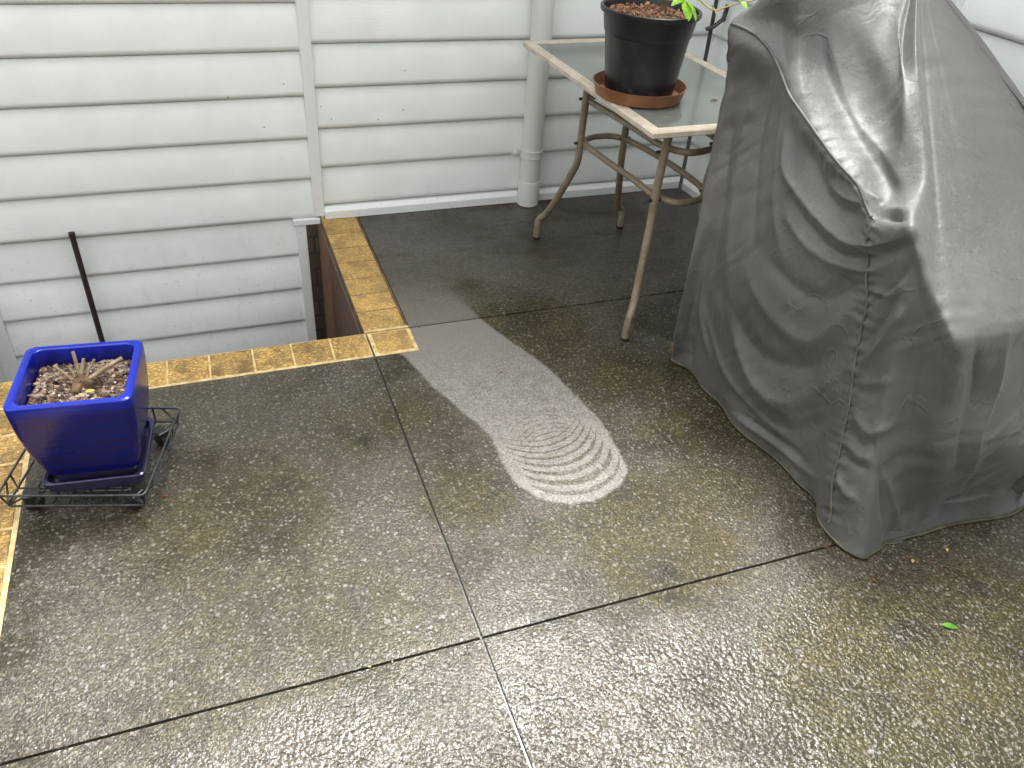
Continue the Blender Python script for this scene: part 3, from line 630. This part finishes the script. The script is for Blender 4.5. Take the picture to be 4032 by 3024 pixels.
for k,(tp,md,kn,ft) in legs.items():
    ox,oy=ft
    path=[(*tp,TZ-.02),(*((np.array(tp)+md)/2),.62),(*md,.50),(*md,.44),(md[0]*.97+kn[0]*.03,md[1]*.97+kn[1]*.03,.385),(md[0]*.85+kn[0]*.15,md[1]*.85+kn[1]*.15,.335),(md[0]*.45+kn[0]*.55,md[1]*.45+kn[1]*.55,.20),(md[0]*.15+kn[0]*.85,md[1]*.15+kn[1]*.85,.115),(ft[0]*.6+kn[0]*.4,ft[1]*.6+kn[1]*.4,.085),(ft[0],ft[1],.055),(ft[0],ft[1],.004)]
    pth=smoothpath(path,5); lg=MB().add(*tube(pth,.0135,14)).build('leg',M_leg,None,True,60); kid(lg,tt)
    MB().add(*tube([(ft[0],ft[1],.001),(ft[0],ft[1],.010)],.0155,14)).build('leg_cap',M_rust,lg,True,40)
    for zz in (.46,.62):
        bo=MB(); bo.add(*tube([(md[0]-.024 if k in 'FN' else md[0]+.024,md[1],zz),(md[0]+.02 if k in 'FN' else md[0]-.02,md[1],zz)],.0055,8))
        bo.build('bolt',M_rust,lg,True,40)
def ring(z,pts,name):
    o=MB().add(*tube(smoothpath([(x,y,z) for x,y in pts],8,True),.0108,12,True)).build(name,M_leg,None,True); kid(o,tt)
ring(.46,[(.898,.345),(.905,.20),(.925,.02),(.935,-.12),(.975,-.185),(1.03,-.19),(1.09,-.165),(1.122,-.11),(1.130,.0),(1.115,.18),(1.085,.33),(1.045,.40),(.98,.413),(.92,.390)],'lower_stretcher')
ring(.62,[(.890,.325),(.905,.20),(.925,.02),(.940,-.11),(.985,-.172),(1.04,-.176),(1.10,-.150),(1.145,-.09),(1.150,.0),(1.12,.18),(1.085,.32),(1.045,.39),(.98,.40),(.91,.370)],'upper_stretcher')

# ---------------- terracotta saucer, black pot, plant ----------------
PX,PY=.885,.0
o=MB().add(*lathe([(.0,.7462),(.128,.7462),(.133,.7475),(.1445,.783),(.1465,.785),(.1425,.785),(.131,.752),(.0,.7515)],0,0,72)).build('plant_saucer',M_terra,None,True,40)
o.location=(PX,PY,0); tag(o,'round terracotta saucer on the glass table under the black pot','saucer')
bp=tag(empty('black_pot',(PX,PY,.7535)),'black plastic nursery pot of reddish bark standing in the terracotta saucer','pot')
def L(p): return [(r,z-.7535) for r,z in p]
V,F=lathe(L([(0,.757),(.088,.757),(.098,.7535),(.1045,.7535),(.106,.765),(.1275,.928),(.1300,.930),(.1312,.934),(.1395,.984),(.1475,.985),(.1495,.990),(.1490,.998),(.1455,1.0),(.1395,.998),(.1375,.99),(.1330,.955),(.10,.95)]),0,0,80)
MB().add(V,F).build('pot_body',M_pot,bp,True,35)
def mound(r,z,bumpy,seed,n=26,hx=None,hy=None):
    V=[(0,0,z+bumpy)];F=[];rg=random.Random(seed)
    rs=[.25,.5,.75,1]
    for q in rs:
        for k in range(n):
            a=2*math.pi*k/n
            if hx: 
                c,s_=math.cos(a),math.sin(a); m_=max(abs(c)/hx,abs(s_)/hy); x,y=c/m_*q,s_/m_*q
            else: x,y=r*q*math.cos(a),r*q*math.sin(a)
            V.append((x,y,z+bumpy*(1-q*q)+rg.uniform(-.002,.002)))
    for k in range(n): F.append((0,1+k,1+(k+1)%n))
    for i in range(3):
        for k in range(n): a=1+i*n; F.append((a+k,a+n+k,a+n+(k+1)%n,a+(k+1)%n))
    return V,F
def chips(inside,z,count,seed,lmin,lmax,wf=.45):
    rg=random.Random(seed); b=MB()
    for _ in range(count):
        while True:
            x,y=rg.uniform(-.16,.16),rg.uniform(-.16,.16)
            if inside(x,y): break
        l=rg.uniform(lmin,lmax); w_=l*rg.uniform(.25,wf+.2); h=l*rg.uniform(.12,.3)
        v,f=box(-l/2,l/2,-w_/2,w_/2,-h/2,h/2)
        mt=Matrix.Translation((x,y,z(x,y)+rg.uniform(0,.006)))@Matrix.Rotation(rg.uniform(0,6.28),4,'Z')@Matrix.Rotation(rg.gauss(0,.45),4,'X')@Matrix.Rotation(rg.gauss(0,.45),4,'Y')
        b.add([mt@(Vector(q)+Vector([rg.uniform(-.2,.2)*w_ for _ in range(3)])) for q in v],f)
    return b
sb=MB().add(*mound(.133,.968-.7535,.010,3)); 
cb=chips(lambda x,y:x*x+y*y<.128**2,lambda x,y:.972-.7535+.010*(1-(x*x+y*y)/.0177),520,5,.008,.026,.35)
cb.add(sb.v,sb.f); cb.build('potting_bark',M_coco,bp)
MB().add(*tube([(.012,-.060,.986-.7535),(.045,-.078,.983-.7535)],.0035,8)).build('stick',M_wood,bp,True)
def leaf(l,w,curl=.25,n=7,fold=.18,serr=.06):
    V=[];F=[]
    for i in range(n+1):
        t_=i/n; ww=w*math.sin(math.pi*min(1,t_*.94+.03))**.75*(1-.25*t_)*(1+(serr if i%2 else -serr))
        z=-curl*l*t_*t_
        V+=[(l*t_,-ww/2,z+fold*ww/2),(l*t_,0,z),(l*t_,ww/2,z+fold*ww/2)]
    for i in range(n):
        a=i*3; F+=[(a,a+3,a+4,a+1),(a+1,a+4,a+5,a+2)]
    return V,F
def place(vf,loc,yaw,pitch=0,roll=0):
    mt=Matrix.Translation(loc)@Matrix.Rotation(yaw,4,'Z')@Matrix.Rotation(pitch,4,'Y')@Matrix.Rotation(roll,4,'X')
    return [mt@Vector(v) for v in vf[0]],vf[1]
pl_=tag(empty('leafy_shrub',(.925,-.005,.975)),'young shrub with lime green leaves growing in the black pot','plant')
stem=smoothpath([(.925,-.005,.968),(.923,.004,1.067),(.925,.022,1.16),(.932,.03,1.32),(.925,.05,1.5)],6)
sm=MB().add(*tube(stem,list(np.linspace(.0085,.004,len(stem))),10)); kid(sm.build('stem',M_crown,None,True),pl_)
brn=[[(.924,.01,1.10),(.945,-.06,1.075),(.965,-.159,1.038),(.981,-.185,1.031),(1.0,-.188,1.036),(1.044,-.206,1.054),(1.087,-.225,1.069),(1.152,-.242,1.115)],
     [(.923,.0,1.075),(.925,-.05,1.05),(.930,-.10,1.038)],
     [(.924,.01,1.14),(.97,-.12,1.13),(1.02,-.24,1.12),(1.051,-.296,1.08),(1.056,-.323,1.065),(1.072,-.319,1.079),(1.10,-.33,1.11)],
     [(.925,.02,1.2),(.86,.06,1.26),(.80,.08,1.34)],[(.93,.03,1.3),(1.0,.06,1.36),(1.05,.1,1.45)],[(.925,.03,1.35),(.9,-.03,1.42),(.88,-.08,1.52)]]
tw=MB()
for b_ in brn:
    s_=smoothpath(b_,5); tw.add(*tube(s_,list(np.linspace(.0036,.0018,len(s_))),8))
tw.add(*tube([(.981,-.185,1.031),(.978,-.200,1.024)],.0022,6)); tw.add(*tube([(.981,-.185,1.031),(.972,-.178,1.042)],.0020,6))
kid(tw.build('twigs',M_twig,None,True),pl_)
lv=[((.930,-.095,1.040),R(-150),R(-5),.055,.026,.3),((.932,-.10,1.038),R(-95),R(28),.060,.040,.3),((.936,-.10,1.036),R(-62),R(25),.060,.040,.35),((.930,-.095,1.045),R(160),R(-12),.05,.028,.2),((.935,-.09,1.045),R(-20),R(-5),.045,.03,.3),
    ((1.044,-.210,1.058),R(-80),R(20),.026,.018,.2),((1.044,-.206,1.058),R(120),R(-20),.026,.018,.2),((1.10,-.235,1.08),R(30),R(0),.04,.025,.3)]
rg=random.Random(4)
for b_ in brn[3:]:
    for k in range(6):
        q=Vector(b_[-1])*(.35+.65*k/5)+Vector(b_[0])*(.65-.65*k/5); lv.append((q,rg.uniform(0,6.28),rg.uniform(-.3,.6),rg.uniform(.045,.065),rg.uniform(.028,.04),.3))
for loc,yaw,pi,l,w_,c_ in lv: kid(MB().add(*place(leaf(l,w_,c_,10),loc,yaw,pi,rg.uniform(-.3,.3))).build('leaf',M_leafg,None,True),pl_)

# ---------------- blue pot on its caddy ----------------
cd=tag(empty('wire_plant_caddy',(-.782,-.489,0),R(-15.5)),'black wire plant trolley on four small wheels under the blue pot','plant caddy')
def wring(h,z,r=.012): return [(x,y,z) for x,y in rrect(h,h,r,4)]
fr=MB()
fr.add(*tube(wring(.166,.088),.0031,8,True)); fr.add(*tube(wring(.158,.047),.0029,8,True)); fr.add(*tube(wring(.110,.050),.0027,8,True))
for sx,sy in ((1,1),(1,-1),(-1,1),(-1,-1)):
    fr.add(*tube([(sx*.095,sy*.164,.088),(sx*.098,sy*.157,.047),(sx*.098,sy*.02,.049)],.0027,8))
    fr.add(*tube([(sx*.164,sy*.095,.088),(sx*.157,sy*.098,.047),(sx*.02,sy*.098,.049)],.0027,8))
    fr.add(*tube([(sx*.163,sy*.163,.088),(sx*.155,sy*.155,.047),(sx*.105,sy*.105,.050)],.0027,8))
    fr.add(*tube([(sx*.163,sy*.120,.088),(sx*.155,sy*.155,.047),(sx*.120,sy*.163,.088)],.0024,8))
for k in np.linspace(-.09,.09,6): fr.add(*tube([(k,-.157,.052),(k,.157,.052)],.0024,8))
fr.build('wire_frame',M_wire,cd,True)
for sx,sy in ((1,1),(1,-1),(-1,1),(-1,-1)):
    cx,cy=sx*.118,sy*.118; ang=rg.uniform(0,3.1)
    h=MB().add(*place(box(-.020,.020,-.016,.016,-.006,.006,.003),(cx,cy,.046),ang)); h.add(*place(box(-.016,.016,-.0145,-.0115,-.028,.0,.001),(cx,cy,.044),ang)); h.add(*place(box(-.016,.016,.0115,.0145,-.028,.0,.001),(cx,cy,.044),ang))
    cs=h.build('caster',M_plast,cd)
    d=Vector((-math.sin(ang),math.cos(ang),0)); c_=Vector((cx,cy,.0225))
    MB().add(*tube([c_-d*.0105,c_-d*.009,c_+d*.009,c_+d*.0105],[.0205,.0222,.0222,.0205],20)).build('wheel',M_plast,cs,True,40)
SQ=R(-6)
sau=MB(); rgs=[]
for h,z in ((.0,.0555),(.100,.0555),(.108,.058),(.1145,.086),(.1155,.090),(.1125,.0915),(.1065,.089),(.102,.066),(.0,.0655)):
    rgs.append([(x,y,z) for x,y in rrect(max(h,.0005),max(h,.0005),min(.02,max(h,.0005)*.5),6)])
so_=sau.add(*loft(rgs)).build('pot_saucer',M_blue,None,True,35); so_.location=(-.768,-.497,0); so_.rotation_euler=(0,0,SQ); tag(so_,'square blue glazed saucer on the wire trolley beneath the blue pot','saucer')
bpo=tag(empty('blue_pot',(-.768,-.495,.0665),SQ),'glossy square cobalt blue ceramic pot filled with bark chips','pot')
rgs=[]
prof=[(.070,.0665),(.088,.0668),(.092,.071),(.1035,.105),(.1150,.150),(.1235,.200),(.1290,.250),(.1318,.295),(.1325,.318),(.1318,.3255),(.1285,.3285),(.1180,.3285),(.1145,.3255),(.1135,.318),(.1125,.285),(.105,.235)]
for i,(h,z) in enumerate(prof):
    rr=.022 if i<9 else (.02 if i<12 else .024)
    rgs.append([(x,y*.95,z-.0665) for x,y in rrect(h,h,rr,7)])
MB().add(*loft(rgs,True)).build('pot_body',M_blue,bpo,True,40)
def sq(x,y): return abs(x)<.104 and abs(y)<.099
zf=lambda x,y:.2815-.0665+.012*max(0,1-(x*x+y*y)/.008)
cb=chips(sq,zf,850,9,.006,.020,.5); sb=MB().add(*mound(0,.279-.0665,.010,8,32,.108,.103)); cb.add(sb.v,sb.f); cb.build('bark_mulch',M_chips,bpo)
gr=MB()
for _ in range(34):
    x,y=rg.uniform(-.1,.1),rg.uniform(-.098,.02 if rg.random()<.7 else .09); s_=rg.uniform(.0014,.0036)
    gr.add(*place(box(-s_,s_,-s_,s_,-s_*.7,s_*.7,s_*.4),(x,y,zf(x,y)+.006),rg.uniform(0,3),rg.uniform(-.6,.6)))
o=gr.build('perlite',M_perl,bpo); o['kind']='stuff'
dpn=tag(empty('cut_back_plant',(-.765,-.495,.285),0),'cut back woody plant stump with pale bare stubs in the blue pot','plant')
kr=MB()
for k in range(26):
    a=rg.uniform(0,6.28); r_=rg.uniform(0,.028); s_=rg.uniform(.008,.015)
    kr.add(*place(box(-s_,s_,-s_*.7,s_*.7,-s_,s_,s_*.35,.002),(r_*math.cos(a),r_*math.sin(a),rg.uniform(.0,.022)),a,rg.uniform(-.6,.6)))
kr.build('root_crown',M_crown,dpn,True)
for a,b_,r0,r1 in (((-.012,-.005,.02),(-.048,.012,.062),.0042,.0030),((.0,.008,.02),(-.004,.030,.082),.0050,.0040),((.004,.006,.03),(.016,.020,.066),.0048,.0036),((.012,.0,.02),(.038,.020,.060),.0035,.0030),((.016,-.006,.02),(.098,.012,.058),.0062,.0052),((.008,.01,.015),(.026,.022,.045),.004,.0035),((-.006,-.01,.012),(-.024,-.02,.034),.0026,.0020),((-.01,.0,.02),(-.020,.020,.050),.003,.0025)):
    md=((Vector(a)+Vector(b_))/2+Vector((rg.uniform(-.003,.003),0,.002)))
    MB().add(*tube([a,md,b_],[r0,(r0+r1)/2,r1],9)).build('stub',M_wood,dpn,True,50)

# ---------------- unseen hedges and eave added to shape the light ----------------
M_blocker=mat_chips("blocker_leaves",[(.03,.06,.02),(.05,.09,.03),(.02,.04,.015),(.06,.10,.04),(.035,.07,.02)],9)
def hedge(name,x0,x1,y0,y1,h,label):  # leafy block added out of view to cut low sky light
    V=[];F=[];rg2=random.Random(name+label)
    n=int(max(x1-x0,y1-y0)/.25); m_=int(h/.25)
    ring=[(x0+(x1-x0)*i/n,y0) for i in range(n)]+[(x1,y0+(y1-y0)*i/n) for i in range(n)]+[(x1-(x1-x0)*i/n,y1) for i in range(n)]+[(x0,y1-(y1-y0)*i/n) for i in range(n)]
    rings=[[(x+rg2.uniform(-.12,.12),y+rg2.uniform(-.12,.12),-1.3+(h+1.3)*k/m_+rg2.uniform(-.08,.08)) for x,y in ring] for k in range(m_+1)]
    o=MB().add(*loft(rings,True,True)).build(name,M_blocker); tag(o,label,'hedge'); return o
hedge('garden_hedge',-7,8,-7.2,-6.0,HB,'tall dark green hedge closing the yard behind the viewer')  # unseen, added so the light comes mainly from overhead
hedge('garden_hedge',-6.2,-5.0,-5.9,.6,HL,'dark green hedge beyond the brick border to the left')  # unseen, added to hold back light from the left
ev=tag(empty('added_eave',(0,.7,2.7)),'unseen pale eave added above the back wall to shade the patio','eave')
kid(MB().add(*box(-4.8,1.5,.42,.915,2.722,2.74)).build('soffit',M_trim),ev)  # eave added out of view to shade the far paving and its reflections
kid(MB().add(*box(-4.8,1.5,.385,.418,2.70,2.90)).build('fascia',M_trim),ev)

# ---------------- draped barbecue cover ----------------
CT=np.array(COVER)
def crs(P,t,closed):
    n=len(P); i=int(math.floor(t)); 
    if not closed: i=min(i,n-2)
    f=t-i
    idx=[(i-1)%n,i%n,(i+1)%n,(i+2)%n] if closed else [max(i-1,0),i,i+1,min(i+2,n-1)]
    p0,p1,p2,p3=[P[k] for k in idx]; k=.42; m1=(p2-p0)*k; m2=(p3-p1)*k
    return (2*f**3-3*f**2+1)*p1+(f**3-2*f**2+f)*m1+(-2*f**3+3*f**2)*p2+(f**3-f**2)*m2
NU,NV=600,300
rows=np.array([crs(CT,u*len(CT)/NU,True) for u in range(NU)])
tv=np.linspace(0,CT.shape[1]-1,NV+1)
S=np.array([crs(rows.transpose(1,0,2),v,False) for v in tv])  # NV+1,NU,3
def normals(S):
    du=np.roll(S,-1,1)-np.roll(S,1,1); dv=np.gradient(S,axis=0); nn=np.cross(du,dv); L_=np.linalg.norm(nn,axis=2,keepdims=True); return nn/np.maximum(L_,1e-9)
Nn=normals(S); cen=np.array([1.33,-.75,.5]); 
if ((S-cen)*Nn).sum()<0: Nn=-Nn
# soften the control net once
Pf=S.reshape(-1,3); disp=np.zeros(len(Pf))
def segd(P,pl):
    pl=np.array(pl); best=np.full(len(P),1e9); tt_=np.zeros(len(P)); Ls=np.linalg.norm(np.diff(pl,axis=0),axis=1); cum=np.r_[0,np.cumsum(Ls)]
    for i in range(len(pl)-1):
        a=pl[i];e=pl[i+1]-a; w=P-a; t=np.clip((w@e)/max(e@e,1e-9),0,1); d=np.linalg.norm(w-t[:,None]*e,axis=1)
        k=d<best; best[k]=d[k]; tt_[k]=(cum[i]+t[k]*Ls[i])/cum[-1]
    return best,tt_
for w_,amp,pl in FOLDS:
    pp=smoothpath(pl,4); d,t_=segd(Pf,pp)
    taper=np.clip(np.minimum(t_,1-t_)/.22,0,1); taper=.25+.75*taper*taper*(3-2*taper)
    disp+=(.55 if w_>=.02 else .85)*amp*taper*np.exp(-(d/w_)**(1.25 if w_<.021 else 1.5))
# small wandering wrinkles (sum of warped sines, real relief)
x,y,z=Pf.T
front=np.clip((z-.02)/.1,0,1)
w1=np.sin(38*(y+.25*np.sin(7*z+1.3))+9*z+2*np.sin(11*y))*np.sin(9*z+3*y+1.0)
w2=np.sin(95*(z*.55+y*.8+.05*np.sin(13*y+3*x))+4*np.sin(9*z+5*x))*np.clip(np.sin(17*y-11*z+4*x),0,1)
w3=np.sin(60*(x*.8-z*.35+.06*np.sin(15*z))+3*np.sin(12*x+7*z))*np.clip(np.sin(8*x+13*z+2),0,1)
w4=np.sin(150*(z*.35+y*.9+.03*np.sin(21*z+5*y)))*np.clip(np.sin(13*z+23*y+2)-.2,0,1)
side=1-np.clip((tv-4.8)/.6,0,1)[:,None]*np.ones((1,NU)); side=side.reshape(-1)
nearf=np.clip((-1.15-y)/.06,0,1)
disp+=side*front*(.0012*w1*(1-nearf)+.0013*w2*(1-.5*nearf)+.0011*w4+.0028*w3*nearf)+.0008*w2*(1-side)
ds_,ts_=segd(Pf,smoothpath(SEAM,4)); Ls_=1.55
disp+=side*np.exp(-(ds_/.028)**1.3)*(.0022*np.sin(ts_*Ls_/.0085*2+3*np.sin(ts_*23))*np.clip((ts_-.25)/.1,0,1)+.0018*np.sin(ts_*Ls_/.019*2+1))
# hem: ripples outward and a small flare
hem=np.clip(1-z/.05,0,1)*side
disp+=hem*(.012*np.sin(21*x+14*y)+.008*np.sin(47*x+33*y+1))
pole=np.clip((tv-(CT.shape[1]-1.5))/.5,0,1)[:,None]*np.ones((1,NU)); disp*= (1-pole.reshape(-1))
Nf=Nn.reshape(-1,3).copy(); hk=hem[:,None]; Nf[:,2]*= (1-hem); 
Pn=Pf+Nf*disp[:,None]; Pn[:,2]=np.maximum(Pn[:,2],.0035)
S2=Pn.reshape(NV+1,NU,3)
V=S2.reshape(-1,3); F=[(i*NU+k,i*NU+(k+1)%NU,(i+1)*NU+(k+1)%NU,(i+1)*NU+k) for i in range(NV) for k in range(NU)]
cv=tag(empty('barbecue_cover',(1.33,-.78,0)),'large grey fabric cover draped to the ground over a barbecue','cover')
co=mesh_obj('fabric_shell',V.tolist(),F,M_cover,None,True); kid(co,cv)
a=co.data.attributes.new('dark_patch','FLOAT','POINT')  # darker below the seam peak and in soft patches lower down
dA=segd(Pf,[(.99,-.30,.97),(1.0,-.36,.93)])[0]; dm=np.clip(1.25-dA/.085,0,1)*np.clip((.985-z)/.02,0,1)
for q,rr in (((1.03,-.80,.33),.16),((1.02,-1.0,.30),.13),((.99,-.62,.22),.12),((1.02,-.90,.60),.06),((1.15,-1.27,.10),.07),((1.0,-.85,.12),.10)):
    dm=np.maximum(dm,.55*np.exp(-(((Pf-np.array(q))**2).sum(1))/rr**2))
a.data.foreach_set('value',dm.astype('f'))
md_=co.modifiers.new('thickness','SOLIDIFY'); md_.thickness=.0016; md_.offset=-1
# raised piping along the seams and the hem: follow the displaced cloth
kd=Pf
def onsurf(pl,k=6,off=.002):
    o=[]
    for p in smoothpath(pl,k):
        j=int(np.argmin(((kd-p)**2).sum(1))); o.append(Pn[j]+Nf[j]*off)
    o=np.array(o); 
    for _ in range(2): o[1:-1]=(o[:-2]+2*o[1:-1]+o[2:])/4
    return o.tolist()
kid(MB().add(*tube(onsurf(SEAM[:9],5,.003),.0042,8)).add(*tube(onsurf(SEAM[8:],6,.0015),.0033,8)).build('seam_piping',M_piping,None,True),cv)
hr=(Pn[:NU]+np.array([0,0,.0015])); hr=hr[::3]; i0=[i for i in range(len(hr))]
kid(MB().add(*tube(hr.tolist(),.0044,8,True)).build('hem_piping',M_moss,None,True),cv)
# corner seam on the far left edge
cs_=[CT[1][k].tolist() for k in range(1,6)]
kid(MB().add(*tube(onsurf([CT[1][1],CT[1][2]*.5+CT[1][1]*.5],5,.002),.003,8)).build('side_seam',M_pipdark,None,True),cv)
b=MB().add(*place(box(-.035,.035,-.02,.02,0,.045,.004,.001),(.985,-.372,.001),R(20)))
tag(b.build('timber_block',M_timber),'small weathered timber block on the patio poking out beneath the cover','block')

# ---------------- leaf litter ----------------
def litter(name,loc,l,w_,mat,label,cat,yaw,group=None,curl=.12,pitch=-.08):
    v,f=leaf(l,w_,curl,8,.22,.03); v,f=place((v,f),(0,0,.0),0,pitch); zm=min(q[2] for q in v)
    o=MB().add([(q[0],q[1],q[2]-zm+.0008) for q in v],f).build(name,mat,None,True); o.location=(*loc[:2],loc[2] if len(loc)>2 else 0); o.rotation_euler=(0,0,yaw); tag(o,label,cat,group); return o
litter('green_leaf',(1.030,-1.530),.036,.019,M_leafd,'fresh green leaf lying flat on the wet concrete at lower right','leaf',R(-30))
for x_,y_,l in ((1.223,-1.342,.011),(1.10,-1.355,.013),(-.25,-1.246,.006),(-.20,-1.247,.005),(.72,-1.9,.007)):
    litter('yellow_leaf',(x_,y_),l,l*.7,M_leafy,'tiny yellow leaf fragment on the concrete','leaf',rg.uniform(0,6),'tiny yellow leaf fragments')
for x_,y_,l in ((-.648,-.615,.022),(.96,-1.365,.020),(1.099,-1.338,.018),(1.15,-1.36,.015),(.423,-.047,.014),(.181,-.002,.012),(.356,-.329,.016),(.925,-1.25,.018),(.944,-1.235,.020),(.955,-.42,.018)):
    litter('brown_leaf',(x_,y_),l,l*.5,M_leafr,'small red brown dead leaf on the open concrete','leaf',rg.uniform(0,6),'dead leaves on the open concrete')
for k in range(26):
    x_=rg.choice([rg.uniform(.80,1.02),rg.uniform(1.38,1.66),rg.uniform(.2,1.3)]); y_=rg.uniform(.80,.868) if x_>1.3 or rg.random()<.5 else rg.uniform(.85,.87)
    if abs(x_-.9)<.05: continue
    litter('brown_leaf',(x_,y_),rg.uniform(.012,.034),rg.uniform(.006,.014),M_leafr,'small dead leaf gathered along the foot of the white back wall','leaf',rg.uniform(0,6),'dead leaves along the foot of the back wall',.3,-.2)
litter('brown_leaf',(1.135,-.068,TZ-.0035),.040,.010,M_leafr,'curled dead leaf lying on the glass table near the grey cover','leaf',R(200),None,.2,-.2)
litter('yellow_leaf',(-.752,-.545,.302),.020,.013,M_leafy,'pale yellow leaf lying on the bark in the blue pot','leaf',R(10),None,.1,0)
